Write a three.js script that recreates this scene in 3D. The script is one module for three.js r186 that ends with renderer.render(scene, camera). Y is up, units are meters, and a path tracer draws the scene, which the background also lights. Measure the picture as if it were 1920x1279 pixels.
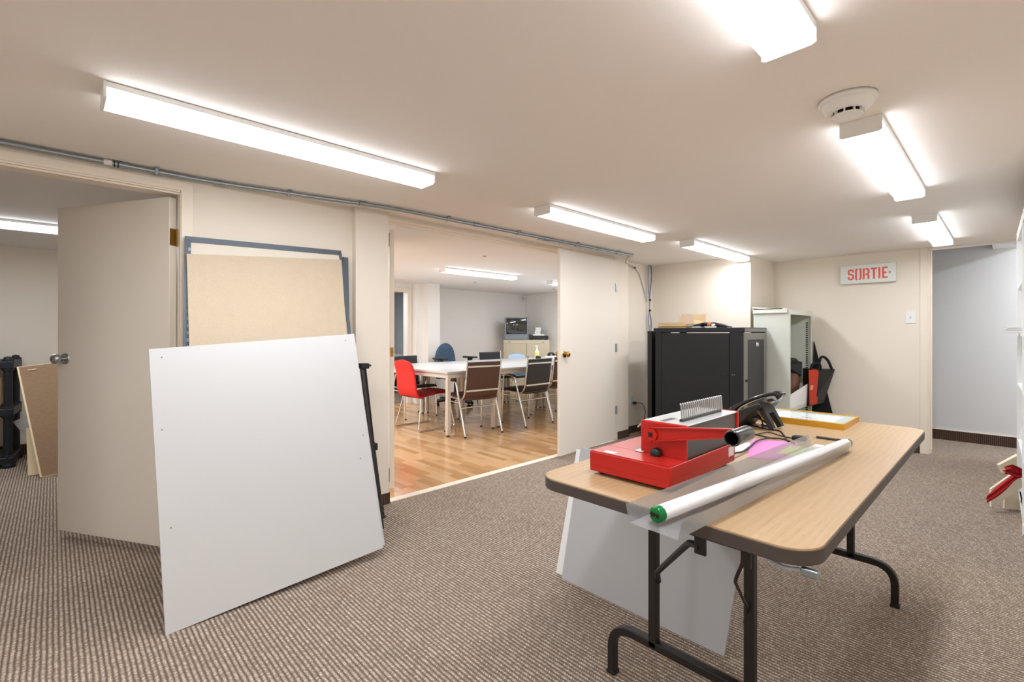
import * as THREE from 'three';
import { RoundedBoxGeometry } from 'three/addons/geometries/RoundedBoxGeometry.js';
import { RectAreaLightUniformsLib } from 'three/addons/lights/RectAreaLightUniformsLib.js';
import { mergeGeometries } from 'three/addons/utils/BufferGeometryUtils.js';

// ---------------------------------------------------------------- camera, renderer, exposure
const scene = new THREE.Scene();
scene.background = new THREE.Color(0x000000);
const W = 1920, H = 1279, FOCAL = 897, HORIZON = 625;
const camera = new THREE.PerspectiveCamera(2 * Math.atan(H / 2 / FOCAL) * 180 / Math.PI, W / H, 0.05, 60);
camera.position.set(0, 1.19, 0);
const YAW = Math.atan2(935, FOCAL);               // 46 degrees between the view and the long walls
camera.lookAt(Math.cos(YAW), 1.19, -Math.sin(YAW));
camera.setViewOffset(W, H, 0, H / 2 - HORIZON, W, H);   // shift lens: verticals stay upright
scene.add(camera);
const renderer = new THREE.WebGLRenderer({ antialias: true });
renderer.toneMapping = THREE.LinearToneMapping;
renderer.toneMappingExposure = 3.0;
renderer.shadowMap.enabled = true;
RectAreaLightUniformsLib.init();
const LAMP_POWER = 8.2;         // luminance of the tubes behind each lens
const LENS_GLOW = 2.7;          // glow of the lens itself
const LAMP_COLOR = new THREE.Color(0.935, 0.985, 1.05);

// ---------------------------------------------------------------- helpers
const used = {};
function numbered(n) { const k = used[n] = (used[n] ?? -1) + 1; return k ? `${n}_${String(k).padStart(3, '0')}` : n; }
let seed = 7;
function rnd() { seed = (seed * 1664525 + 1013904223) >>> 0; return seed / 4294967296; }
function rr(a, b) { return a + (b - a) * rnd(); }
function clean(g) {
  let o = g.index ? g.toNonIndexed() : g;
  for (const k of Object.keys(o.attributes)) if (!['position', 'normal', 'uv'].includes(k)) o.deleteAttribute(k);
  if (!o.attributes.uv) o.setAttribute('uv', new THREE.Float32BufferAttribute(new Float32Array(o.attributes.position.count * 2), 2));
  o.morphAttributes = {}; o.clearGroups?.();
  return o;
}
function join(gs) { const a = (Array.isArray(gs) ? gs : [gs]).map(clean); return a.length > 1 ? mergeGeometries(a) : a[0]; }
// uv in metres, by the dominant axis of each triangle
function metres(g, turn = false) {
  g = clean(g);
  const p = g.attributes.position, uv = g.attributes.uv, a = new THREE.Vector3(), b = new THREE.Vector3(), c = new THREE.Vector3();
  for (let i = 0; i < p.count; i += 3) {
    a.fromBufferAttribute(p, i); b.fromBufferAttribute(p, i + 1); c.fromBufferAttribute(p, i + 2);
    const n = b.clone().sub(a).cross(c.clone().sub(a)); const x = Math.abs(n.x), y = Math.abs(n.y), z = Math.abs(n.z);
    [a, b, c].forEach((v, k) => {
      let s, t;
      if (y >= x && y >= z) { s = v.x; t = v.z; } else if (x >= z) { s = v.z; t = v.y; } else { s = v.x; t = v.y; }
      uv.setXY(i + k, turn ? t : s, turn ? s : t);
    });
  }
  return g;
}
function obj(name, gs, mat, parent = scene, uvm = 0) {
  let g = join(gs); if (uvm) g = metres(g, uvm === 2);
  const m = new THREE.Mesh(g, mat); m.name = numbered(name); m.castShadow = m.receiveShadow = true; parent.add(m); return m;
}
function tag(o, label, category, group) { o.userData.label = label; o.userData.category = category; if (group) o.userData.group = group; return o; }
function thing(name, label, category, [x, y, z] = [0, 0, 0], turn = 0, group) {
  const o = new THREE.Group(); o.name = numbered(name); o.position.set(x, y, z); o.rotation.y = turn; scene.add(o); return tag(o, label, category, group);
}
function struct(name, gs, mat, uvm = 0) { const m = obj(name, gs, mat, scene, uvm); m.userData.kind = 'structure'; return m; }
function structGroup(name, [x, y, z] = [0, 0, 0], turn = 0) { const o = new THREE.Group(); o.name = numbered(name); o.position.set(x, y, z); o.rotation.y = turn; o.userData.kind = 'structure'; scene.add(o); return o; }
function copy(root, [x, y, z], turn, label) {
  const r = root.clone(); r.name = numbered(root.name.replace(/_\d{3}$/, '')); r.traverse(c => { if (c !== r) c.name = numbered(c.name.replace(/_\d{3}$/, '')); });
  r.userData = { ...root.userData, label }; r.position.set(x, y, z); r.rotation.set(0, turn, 0); scene.add(r); return r;
}
const v3 = (x, y, z) => new THREE.Vector3(x, y, z);
// box given by its extent on each axis
function box(x0, x1, y0, y1, z0, z1, r = 0) {
  const w = Math.abs(x1 - x0), h = Math.abs(y1 - y0), d = Math.abs(z1 - z0);
  const g = r > 0 ? new RoundedBoxGeometry(w, h, d, 2, Math.min(r, w / 2.01, h / 2.01, d / 2.01)) : new THREE.BoxGeometry(w, h, d);
  return g.translate((x0 + x1) / 2, (y0 + y1) / 2, (z0 + z1) / 2);
}
function cyl(r0, r1, h, seg = 24) { return new THREE.CylinderGeometry(r0, r1, h, seg); }
function rodGeo(a, b, r, seg = 12) {
  const A = v3(...a), B = v3(...b), d = B.clone().sub(A), g = cyl(r, r, d.length(), seg);
  g.applyQuaternion(new THREE.Quaternion().setFromUnitVectors(v3(0, 1, 0), d.normalize()));
  return g.translate((A.x + B.x) / 2, (A.y + B.y) / 2, (A.z + B.z) / 2);
}
// square bar between two points
function barGeo(a, b, w, t) {
  const A = v3(...a), B = v3(...b), d = B.clone().sub(A), g = new THREE.BoxGeometry(w, d.length(), t);
  g.applyQuaternion(new THREE.Quaternion().setFromUnitVectors(v3(0, 1, 0), d.normalize()));
  return g.translate((A.x + B.x) / 2, (A.y + B.y) / 2, (A.z + B.z) / 2);
}
function tube(pts, r, seg = 40, rad = 8, tension = 0.5) { return new THREE.TubeGeometry(new THREE.CatmullRomCurve3(pts.map(p => v3(...p)), false, 'catmullrom', tension), seg, r, rad, false); }
// polyline pipe with rounded corners
function pipe(pts, r, bend = 0.04, seg = 8) {
  const P = pts.map(p => v3(...p)), c = new THREE.CurvePath();
  let prev = P[0];
  for (let i = 1; i < P.length - 1; i++) {
    const d0 = P[i].clone().sub(P[i - 1]), d1 = P[i + 1].clone().sub(P[i]), b = Math.min(bend, d0.length() / 2.1, d1.length() / 2.1);
    const s = P[i].clone().sub(d0.normalize().multiplyScalar(b)), e = P[i].clone().add(d1.normalize().multiplyScalar(b));
    c.add(new THREE.LineCurve3(prev, s)); c.add(new THREE.QuadraticBezierCurve3(s, P[i].clone(), e)); prev = e;
  }
  c.add(new THREE.LineCurve3(prev, P[P.length - 1]));
  class W extends THREE.Curve { getPoint(t) { return c.getPoint(t); } }
  return new THREE.TubeGeometry(new W(), pts.length * 14, r, seg, false);
}
function extrude(pts, depth, bevel = 0, holes = []) {
  const s = new THREE.Shape(pts.map(p => new THREE.Vector2(...p)));
  for (const h of holes) s.holes.push(new THREE.Path(h.map(p => new THREE.Vector2(...p))));
  return new THREE.ExtrudeGeometry(s, { depth, bevelEnabled: bevel > 0, bevelSize: bevel, bevelThickness: bevel, bevelOffset: -bevel, bevelSegments: 2, curveSegments: 10, steps: 1 });
}
function rrect(w, h, r, n = 6) {
  const o = [];
  for (const [cx, cy, a] of [[w / 2 - r, h / 2 - r, 0], [-w / 2 + r, h / 2 - r, 1], [-w / 2 + r, -h / 2 + r, 2], [w / 2 - r, -h / 2 + r, 3]])
    for (let i = 0; i <= n; i++) { const t = (a + i / n) * Math.PI / 2; o.push([cx + r * Math.cos(t), cy + r * Math.sin(t)]); }
  return o;
}
// padded shell: a superellipse section carried along a profile in the (z, y) plane
function loft(path, hw, ht, { n = 28, steps = 24, e = 5, sag = 0 } = {}) {
  const c = new THREE.CatmullRomCurve3(path.map(([z, y]) => v3(0, y, z))), pos = [], idx = [];
  for (let i = 0; i <= steps; i++) {
    const s = i / steps, p = c.getPointAt(s), t = c.getTangentAt(s), nx = v3(0, t.z, -t.y);
    const a = hw(s), b = ht(s);
    for (let k = 0; k < n; k++) {
      const th = k / n * Math.PI * 2, cs = Math.cos(th), sn = Math.sin(th);
      const u = Math.sign(cs) * Math.pow(Math.abs(cs), 2 / e) * a, w = Math.sign(sn) * Math.pow(Math.abs(sn), 2 / 2.6) * b + sag * (1 - (u / (a || 1)) ** 2);
      pos.push(u, p.y + nx.y * w, p.z + nx.z * w);
    }
  }
  for (let i = 0; i < steps; i++) for (let k = 0; k < n; k++) {
    const q = i * n + k, r = i * n + (k + 1) % n, s = q + n, t = r + n; idx.push(q, s, r, r, s, t);
  }
  for (const [row, flip] of [[0, 0], [steps, 1]]) {
    const m = pos.length / 3; let X = 0, Y = 0, Z = 0;
    for (let k = 0; k < n; k++) { const q = (row * n + k) * 3; X += pos[q]; Y += pos[q + 1]; Z += pos[q + 2]; }
    pos.push(X / n, Y / n, Z / n);
    for (let k = 0; k < n; k++) { const q = row * n + k, r = row * n + (k + 1) % n; flip ? idx.push(q, m, r) : idx.push(q, r, m); }
  }
  const g = new THREE.BufferGeometry(); g.setAttribute('position', new THREE.Float32BufferAttribute(pos, 3)); g.setIndex(idx); g.computeVertexNormals(); return g;
}
// flat panel of any four corners (front face) with thickness t pushed along -normal
function panel(c, t) {
  const P = c.map(p => v3(...p)), n = P[1].clone().sub(P[0]).cross(P[3].clone().sub(P[0])).normalize().multiplyScalar(-t), Q = P.map(p => p.clone().add(n));
  const pos = [], q = (a, b, cc, d) => { for (const v of [a, b, cc, a, cc, d]) pos.push(v.x, v.y, v.z); };
  q(...P); q(Q[1], Q[0], Q[3], Q[2]);
  for (let i = 0; i < 4; i++) { const j = (i + 1) % 4; q(P[j], P[i], Q[i], Q[j]); }
  const g = new THREE.BufferGeometry(); g.setAttribute('position', new THREE.Float32BufferAttribute(pos, 3)); g.computeVertexNormals();
  const L = P[1].distanceTo(P[0]), Hh = P[3].distanceTo(P[0]), uv = []; for (let i = 0; i < 6; i++) uv.push(...[0, 0, L, 0, L, Hh, 0, 0, L, Hh, 0, Hh]);
  g.setAttribute('uv', new THREE.Float32BufferAttribute(uv, 2)); return g;
}
function lathe(pts, seg = 32) { return new THREE.LatheGeometry(pts.map(p => new THREE.Vector2(...p)), seg); }

// ---------------------------------------------------------------- textures
function hash(x, y, s) { let h = (x * 374761393 + y * 668265263 + s * 974711) | 0; h = Math.imul(h ^ (h >>> 13), 1274126177); return ((h ^ (h >>> 16)) >>> 0) / 4294967296; }
function vnoise(x, y, px, py, s) {       // value noise that tiles with period px, py
  const x0 = Math.floor(x), y0 = Math.floor(y), fx = x - x0, fy = y - y0, u = fx * fx * (3 - 2 * fx), w = fy * fy * (3 - 2 * fy);
  const m = (a, b) => hash(((a % px) + px) % px, ((b % py) + py) % py, s);
  return (m(x0, y0) * (1 - u) + m(x0 + 1, y0) * u) * (1 - w) + (m(x0, y0 + 1) * (1 - u) + m(x0 + 1, y0 + 1) * u) * w;
}
function dataTex(w, h, fn, srgb = true) {
  const d = new Uint8Array(w * h * 4);
  for (let y = 0; y < h; y++) for (let x = 0; x < w; x++) { const c = fn(x, y), i = (y * w + x) * 4; d[i] = c[0]; d[i + 1] = c[1]; d[i + 2] = c[2]; d[i + 3] = 255; }
  const t = new THREE.DataTexture(d, w, h, THREE.RGBAFormat); t.wrapS = t.wrapT = THREE.RepeatWrapping; t.magFilter = THREE.LinearFilter; t.minFilter = THREE.LinearMipmapLinearFilter; t.generateMipmaps = true;
  if (srgb) t.colorSpace = THREE.SRGBColorSpace; t.needsUpdate = true; return t;
}
const mixc = (a, b, t) => a.map((v, i) => v + (b[i] - v) * t);
const clamp8 = c => c.map(v => Math.max(0, Math.min(255, v)));
function rep(t, sx, sy = sx) { t.repeat.set(1 / sx, 1 / sy); return t; }
// ribbed loop pile: ribs run along v, loops follow one another along each rib
const CN = 1024, RIBS = 36, LOOPS = 64, CSIZE = 0.6;
function loopAt(x, y) {
  const wob = (vnoise(x / 64, y / 64, 16, 16, 8) - .5) * .14;
  const rx = x / CN * RIBS + wob, rib = ((Math.floor(rx) % RIBS) + RIBS) % RIBS, fx = rx - Math.floor(rx);
  const slant = (rib % 2 ? .9 : -.9) * (fx - .5);
  const ly = y / CN * LOOPS + slant + hash(rib, 3, 5), lo = Math.floor(ly), fy = ly - lo, id = ((lo % LOOPS) + LOOPS) % LOOPS;
  const ridge = Math.pow(Math.sin(fx * Math.PI), 1.5), loop = 1 - .75 * Math.pow(Math.abs(fy - .5) * 2, 2.2);
  const j = hash(rib, id, 2), n = vnoise(x / 2.2, y / 2.2, 465, 465, 9);
  return [ridge * (.2 + .8 * loop) * (.72 + .36 * j), j, n];
}
const carpetMap = dataTex(CN, CN, (x, y) => { const [h, j, n] = loopAt(x, y); const hi = mixc([206, 186, 166], [234, 217, 199], j); return clamp8(mixc([110, 91, 78], hi, Math.min(1, h * 1.15 + .07)).map(v => v * (.64 + .54 * n))); });
const carpetBump = dataTex(CN, CN, (x, y) => { const [h, , n] = loopAt(x, y); const v = 255 * Math.min(1, h * .85 + n * .15); return [v, v, v]; }, false);
rep(carpetMap, CSIZE); rep(carpetBump, CSIZE);
const baseMap = dataTex(512, 64, (x, y) => { const f = (x / 512 * 32) % 1, n = vnoise(x / 3, y / 3, 170, 21, 4); const k = Math.pow(Math.sin(f * Math.PI), .8); return clamp8(mixc([40, 26, 20], [104, 80, 66], k * (.6 + .6 * n))); });
rep(baseMap, 0.48, 0.06);
function woodTex(a, b, dark, s, w = 1024, h = 512, across = 34) {
  return dataTex(w, h, (x, y) => {
    const wob = vnoise(x / 512, y / 128, 2, 4, s) * 60 + vnoise(x / 128, y / 32, 8, 16, s + 1) * 7;
    const g = .5 + .5 * Math.sin((y + wob) / h * Math.PI * 2 * across), f = vnoise(x / 204, y / 1.6, 5, 320, s + 2), f2 = vnoise(x / 34, y / 1, 30, 512, s + 3);
    let c = mixc(a, b, .32 * g + .5 * f); c = mixc(c, dark, Math.max(0, f2 - .72) * 1.1); return clamp8(c);
  });
}
const oakMap = rep(woodTex([214, 184, 143], [198, 161, 117], [163, 124, 86], 21, 1024, 512, 22), 0.9, 0.45);
const plankMap = rep(woodTex([226, 193, 153], [208, 170, 127], [165, 120, 82], 51, 1024, 512, 16), 0.6, 0.2);
const boardMap = rep(dataTex(512, 512, (x, y) => { const n = vnoise(x / 2, y / 2, 256, 256, 61), m = vnoise(x / 30, y / 30, 17, 17, 62), k = vnoise(x / 6, y / 1.5, 85, 341, 63); const v = .92 + .06 * n + .015 * m + .03 * k; return clamp8([212 * v, 194 * v, 168 * v]); }), 0.5);
const hardMap = rep(dataTex(512, 512, (x, y) => { const n = vnoise(x / 2, y / 2, 256, 256, 71), m = vnoise(x / 12, y / 7, 42, 73, 72), k = vnoise(x / 40, y / 20, 12, 25, 73); const v = .84 + .16 * n + .08 * m + .02 * k; return clamp8([150 * v, 121 * v, 93 * v]); }), 0.4);
const paintBump = rep(dataTex(512, 512, (x, y) => { const v = 255 * (.5 * vnoise(x / 3, y / 3, 170, 170, 81) + .5 * vnoise(x / 9, y / 9, 56, 56, 82)); return [v, v, v]; }, false), 0.3);
const clothBump = rep(dataTex(256, 256, (x, y) => { const v = 128 + 90 * Math.sin(x / 256 * Math.PI * 128) * Math.sin(y / 256 * Math.PI * 128); return [v, v, v]; }, false), 0.2);
const dotsMap = rep(dataTex(256, 256, (x, y) => { const a = (x % 8) - 3.5, b = ((y + (Math.floor(x / 8) % 2) * 4) % 8) - 3.5; const o = a * a + b * b < 6; return o ? [8, 8, 8] : [70, 69, 68]; }), 0.16);
const prismBump = rep(dataTex(256, 256, (x, y) => { const u = (x + y) / 256 * 32 % 1, w = (x - y + 256) / 256 * 32 % 1; const v = 255 * (1 - Math.max(Math.abs(u - .5), Math.abs(w - .5)) * 2); return [v, v, v]; }, false), 0.13);
const prismMap = rep(dataTex(256, 256, (x, y) => { const u = (x + y) / 256 * 16 % 1, w = (x - y + 256) / 256 * 16 % 1; const k = Math.max(Math.abs(u - .5), Math.abs(w - .5)) * 2; const v = 255 * (.62 + .38 * k * k); return [v, v, v]; }), 0.09);
function canvasTex(w, h, draw) { const c = document.createElement('canvas'); c.width = w; c.height = h; draw(c.getContext('2d'), w, h); const t = new THREE.CanvasTexture(c); t.colorSpace = THREE.SRGBColorSpace; t.anisotropy = 8; return t; }

// ---------------------------------------------------------------- materials
const M = (color, roughness = .6, o = {}) => new THREE.MeshStandardMaterial({ color, roughness, ...o });
const P = (color, roughness = .6, o = {}) => new THREE.MeshPhysicalMaterial({ color, roughness, ...o });
const mat = {
  ceilingMeeting: M(0xf4f0ec, .9, { bumpMap: paintBump, bumpScale: .0004 }),
  wallMeeting: M(0xf6f2ec, .75, { bumpMap: paintBump, bumpScale: .0004 }),
  wall: M(0xf2e7d8, .75, { bumpMap: paintBump, bumpScale: .0004 }),
  ceiling: M(0xf3ece5, .9, { bumpMap: paintBump, bumpScale: .0004 }),
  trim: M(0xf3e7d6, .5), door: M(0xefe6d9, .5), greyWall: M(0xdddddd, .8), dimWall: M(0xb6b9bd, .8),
  carpet: M(0xffffff, 1, { map: carpetMap, bumpMap: carpetBump, bumpScale: .005 }),
  base: M(0xffffff, 1, { map: baseMap }),
  oak: M(0xe6e3e0, .38, { map: oakMap }), edge: M(0x4a413b, .55),
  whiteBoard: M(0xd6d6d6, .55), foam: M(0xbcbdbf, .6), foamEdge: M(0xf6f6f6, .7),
  tan: M(0xffffff, .85, { map: boardMap }), hard: M(0xffffff, .85, { map: hardMap }), paleWood: M(0xe6cfa6, .7),
  black: M(0x1b1a1a, .45), blackMetal: M(0x25211f, .42, { metalness: .2 }), rack: M(0x1d1e22, .5, { metalness: .15 }), rackFrame: M(0x8a8680, .45, { metalness: .4 }),
  rackMesh: M(0xffffff, .55, { map: dotsMap, metalness: .2 }),
  cabinet: M(0xdcded2, .5), cabinetIn: M(0xc3bfa9, .6), cream: M(0xe6dac2, .55), creamDoor: M(0xdccfb4, .55),
  chrome: M(0xdedede, .14, { metalness: 1 }), satin: M(0xb9bcc0, .3, { metalness: 1 }), brass: M(0xb8914a, .25, { metalness: 1 }), darkBrass: M(0x8a6a2c, .4, { metalness: .8 }), galv: M(0x9fa8ae, .36, { metalness: .85 }),
  slate: M(0x5b646e, .45, { metalness: .15 }),
  red: M(0xb9190f, .38), redDark: M(0xa81a16, .5), redTop: P(0xbf2318, .3, { clearcoat: .6, clearcoatRoughness: .25 }), gunmetal: M(0x5a5b59, .38, { metalness: .55 }), silver: M(0xd6d7d6, .35, { metalness: .5 }),
  rubber: M(0x151515, .7), blackGloss: P(0x17191b, .18, { clearcoat: .5 }),
  white: M(0xf2f2f0, .5), paper: M(0xf4f3ef, .85), pink: M(0xea8fc9, .85), yellow: M(0xe6f09a, .85), carton: M(0xd3b387, .85), cartonPrint: M(0xcdb9a3, .8), cartonIn: M(0xe6cfa4, .85),
  lampWhite: M(0xf2f1ef, .45),
  lens: new THREE.MeshStandardMaterial({ color: 0xffffff, roughness: .4, emissive: LAMP_COLOR, emissiveIntensity: LENS_GLOW }),
  redFabric: M(0xd8281f, .8, { bumpMap: clothBump, bumpScale: .0006 }), blueFabric: M(0xaec9e2, .85, { bumpMap: clothBump, bumpScale: .0006 }), slateFabric: M(0x41576e, .85, { bumpMap: clothBump, bumpScale: .0006 }), blackFabric: M(0x17171a, .9),
  brownVinyl: M(0x54392d, .45), blackVinyl: M(0x26272b, .32), redCloth: M(0xb5141c, .8),
  laminate: M(0xc6c5c3, .3), tableSteel: M(0xd5ccbf, .4),
  tvCase: M(0x8b939a, .4, { metalness: .2 }), tvDark: M(0x30353a, .45), screen: P(0x23282a, .06, { clearcoat: 1 }),
  gold: M(0xd9a32c, .35, { metalness: .35 }), glass: P(0xffffff, .02, { transmission: 1, thickness: 0 }), mat: M(0xb7c9c9, .9), printPaper: M(0xf0f3f4, .85),
  tubeGlass: P(0xf7f8f9, .22, { clearcoat: .6 }), green: M(0x0f7a3a, .3, { metalness: .35 }),
  prism: P(0xffffff, .3, { transmission: .76, thickness: 0, map: prismMap, bumpMap: prismBump, bumpScale: .001 }),
  blueCable: M(0x5c7fb0, .5), greyCable: M(0xa9adb2, .5), orange: M(0xd97a2c, .5), soap: P(0xe9e27a, .2, { transmission: .3, thickness: .03 }), clearPlastic: P(0xf2f4ee, .1, { transmission: .8, thickness: 0 }),
  sticker: M(0xe9e2dc, .6), plasticShelf: M(0x1c2129, .5), bagPrint: M(0xcf3a20, .4), creamCard: M(0xf0e2c8, .8), brownBag: M(0x6b4a38, .3), stair: M(0xd9d3c8, .8),
};

// ---------------------------------------------------------------- the setting
const CEIL = 2.03, ZW = -3.05, WT = 0.14;      // ceiling height, partition plane and its thickness
struct('floor', [box(-2.8, 7.4, -.1, 0, -3.05, .6)], mat.carpet, 1);
struct('floor_2', [box(-2.8, 1.0, -.1, 0, -6.85, -3.05)], mat.carpet, 1);
struct('ceiling', [box(-2.85, 6.27, CEIL, CEIL + .12, -3.19, .6)], mat.ceiling, 1);
struct('ceiling_2', [box(-2.85, 7.6, CEIL, CEIL + .12, -7.6, -3.19)], mat.ceilingMeeting, 1);
// wall between the two rooms, with two openings
struct('wall_left', [
  box(-2.8, -.45, 0, CEIL, ZW - WT, ZW), box(-.45, .49, 1.955, CEIL, ZW - WT, ZW), box(.49, 1.713, 0, CEIL, ZW - WT, ZW),
  box(1.713, 4.49, 2.005, CEIL, ZW - WT, ZW), box(4.49, 4.785, 0, CEIL, ZW - WT, ZW),
  box(4.785, 5.6, 0, CEIL, -3.25, -3.13),
], mat.wall, 1);
struct('wall_left_pilaster', [box(1.445, 1.69, .078, CEIL, ZW, -3.0, .003)], mat.wall, 1);
struct('wall_back_projection', [box(5.45, 6.2, 0, CEIL, -3.13, -1.95)], mat.wall, 1);
struct('wall_back', [box(6.2, 6.34, 0, CEIL, -1.97, -.6)], mat.wall, 1);
struct('wall_back_return', [box(6.2, 6.48, 0, CEIL, .3, .6)], mat.wall, 1);
struct('wall_right', [box(-2.8, 6.2, 0, CEIL, .48, .6)], mat.wall, 1);
struct('wall_rear', [box(-2.85, -2.72, 0, CEIL, -7.0, .6)], mat.wall, 1);
// corridor past the opening in the back wall
struct('wall_corridor_back', [box(7.2, 7.34, 0, 2.5, -1.9, 1.6)], mat.greyWall, 1);
struct('wall_corridor_left', [box(6.34, 7.2, 0, 2.5, -1.9, -1.78)], mat.greyWall, 1);
struct('wall_corridor_right', [box(6.2, 7.34, 0, 2.5, 1.48, 1.6)], mat.greyWall, 1);
struct('wall_corridor_front', [box(6.27, 6.34, CEIL + .12, 2.5, -1.9, 1.6), box(6.2, 6.34, 0, 2.5, .6, 1.48)], mat.greyWall, 1);
struct('ceiling_3', [box(6.27, 7.34, 2.42, 2.5, -1.9, 1.6)], mat.greyWall, 1);
struct('floor_3', [box(6.2, 7.34, -.1, 0, .6, 1.6)], mat.carpet, 1);
struct('trim_corridor_beam', [box(6.34, 7.2, 2.08, 2.42, -.13, .08)], mat.greyWall);
// left room
struct('wall_left_room_back', [box(-2.8, 1.1, 0, CEIL, -6.85, -6.7)], mat.wall, 1);
struct('wall_left_room_side', [box(1.0, 1.1, 0, CEIL, -6.85, -3.19)], mat.wall, 1);
// meeting room
struct('wall_meeting_back', [box(4.806, 7.6, 0, CEIL, -7.5, -7.38), box(2.4, 3.45, 0, CEIL, -7.2, -7.08), box(3.45, 4.33, 1.889, CEIL, -7.2, -7.08), box(4.33, 4.567, 0, CEIL, -7.2, -7.08)], mat.wallMeeting, 1);
struct('wall_meeting_pilaster', [box(4.427, 4.567, 0, CEIL, -7.08, -6.95)], mat.wallMeeting, 1);
struct('pillar', [box(4.567, 4.806, 0, CEIL, -7.45, -6.8)], mat.wallMeeting, 1);
struct('wall_meeting_right', [box(7.46, 7.6, 0, CEIL, -7.5, -3.19), box(5.6, 7.6, 0, CEIL, -3.25, -3.13)], mat.wallMeeting, 1);
struct('wall_meeting_left', [box(1.1, 1.2, 0, CEIL, -7.2, -3.19), box(1.1, 2.4, 0, CEIL, -7.2, -7.08)], mat.wallMeeting, 1);
// small stair hall behind the meeting room
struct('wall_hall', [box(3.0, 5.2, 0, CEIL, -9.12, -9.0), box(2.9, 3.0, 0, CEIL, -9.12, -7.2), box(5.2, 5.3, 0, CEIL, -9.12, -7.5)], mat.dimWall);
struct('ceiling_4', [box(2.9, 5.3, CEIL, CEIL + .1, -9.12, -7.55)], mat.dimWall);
struct('floor_4', [box(2.9, 5.3, -.1, 0, -9.12, -7.2)], mat.carpet, 1);
struct('stair_landing', [box(3.0, 5.2, 0, .70, -9.0, -8.55)], mat.base, 1);
struct('trim_landing', [box(3.0, 5.2, .70, .76, -9.0, -8.53)], mat.stair);

// baseboards of brown ribbed carpet
function baseboard(name, x0, x1, z0, z1, h) { struct(name, [box(x0, x1, 0, h, z0, z1)], mat.base, 1); }
baseboard('baseboard_left', 1.45, 1.70, ZW, -3.004, .078);
baseboard('baseboard_left_2', .545, 1.445, ZW, ZW + .008, .078);
baseboard('baseboard_left_3', 4.545, 4.79, ZW, ZW + .008, .085);
baseboard('baseboard_left_4', 4.785, 5.45, -3.13, -3.122, .085);
baseboard('baseboard_back', 6.192, 6.2, -1.95, -.62, .105);
baseboard('baseboard_projection', 5.442, 5.45, -3.12, -1.95, .105);
baseboard('baseboard_corridor', 7.19, 7.2, -1.78, 1.48, .11);
baseboard('baseboard_left_room', -2.72, 1.0, -6.7, -6.69, .105);
struct('trim_corridor', [box(7.188, 7.2, .11, .118, -1.78, 1.48)], mat.trim);
struct('baseboard_meeting', [box(4.81, 7.46, 0, .08, -7.38, -7.37), box(2.4, 3.4, 0, .08, -7.08, -7.07)], mat.trim);

// opening 1 (left room): casing, jamb, stop, door leaf
struct('trim_1', [box(.489, .543, 0, 1.985, ZW, ZW + .014, .003), box(-.5, .543, 1.945, 1.99, ZW, ZW + .0145, .003), box(.486, .497, 0, 1.955, ZW - WT - .005, ZW + .006), box(-.45, .49, 1.937, 1.957, ZW - WT, ZW + .006), box(-.45, .486, 1.928, 1.938, ZW - .03, ZW - .01)], mat.trim);
{
  const d = structGroup('door_1', [.446, .045, -3.10], 0);   // hinge side; leaf swings into the left room
  const dir = v3(-.498, 0, -.867), a = Math.atan2(-dir.z, dir.x);
  d.rotation.y = a;            // local x runs from hinge to free edge
  obj('leaf', box(0, .856, 0, 1.872, 0, .04, .002), mat.door, d);
  // the face that looks back into the main room is local z = 0
  for (const y of [1.66, .95, .25]) { const h = obj('hinge', [box(-.0025, .0, y - .045, y + .045, .003, .036)], mat.darkBrass, d); obj('hinge_knuckle', rodGeo([-.003, y - .047, .042], [-.003, y + .047, .042], .006), mat.darkBrass, h); }
  const rose = g => g.rotateX(-Math.PI / 2).translate(.792, .998, 0);
  const k = obj('knob', rose(lathe([[0, .066], [.018, .065], [.026, .058], [.029, .046], [.025, .034], [.013, .028], [.012, .008], [.012, .004]])), mat.satin, d);
  obj('rose', rose(lathe([[.012, .008], [.03, .007], [.033, .0]])), mat.satin, k);
  obj('keyhole', rose(box(-.002, .002, .0655, .067, -.007, .007)), mat.black, k);
}
// opening 2 (meeting room): header trim, threshold, jambs, two leaves
struct('trim_2', [box(1.713, 4.49, 1.993, 2.006, ZW - WT, ZW + .002), box(1.713, 4.49, 1.981, 1.994, ZW - .09, ZW - .045), box(1.700, 1.7135, 0, 2.005, ZW - WT, ZW + .004), box(4.47, 4.492, 0, 2.005, ZW - WT, ZW + .006), box(4.49, 4.545, 0, 2.02, ZW, ZW + .014, .003)], mat.trim);
struct('trim_threshold', [box(1.713, 4.48, -.002, .006, -3.085, -3.02, .003)], mat.trim);
{
  const d = structGroup('door_2', [1.826, .03, -3.2], Math.atan2(.88, .47));   // swung open, seen edge on
  obj('leaf', box(0, .86, 0, 1.935, -.018, .018, .002), mat.door, d);
  const pl = obj('latch_plate', box(-.002, 0, .985, 1.055, -.012, .012, .002), mat.brass, d); obj('latch_bolt', box(-.006, -.0015, 1.012, 1.03, -.004, .006), mat.darkBrass, pl);
  for (const y of [1.86, .10]) obj('hinge', [box(.0, .03, y - .05, y + .05, -.022, -.016), rodGeo([-.004, y - .05, -.026], [-.004, y + .05, -.026], .007)], mat.darkBrass, d);
}
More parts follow.
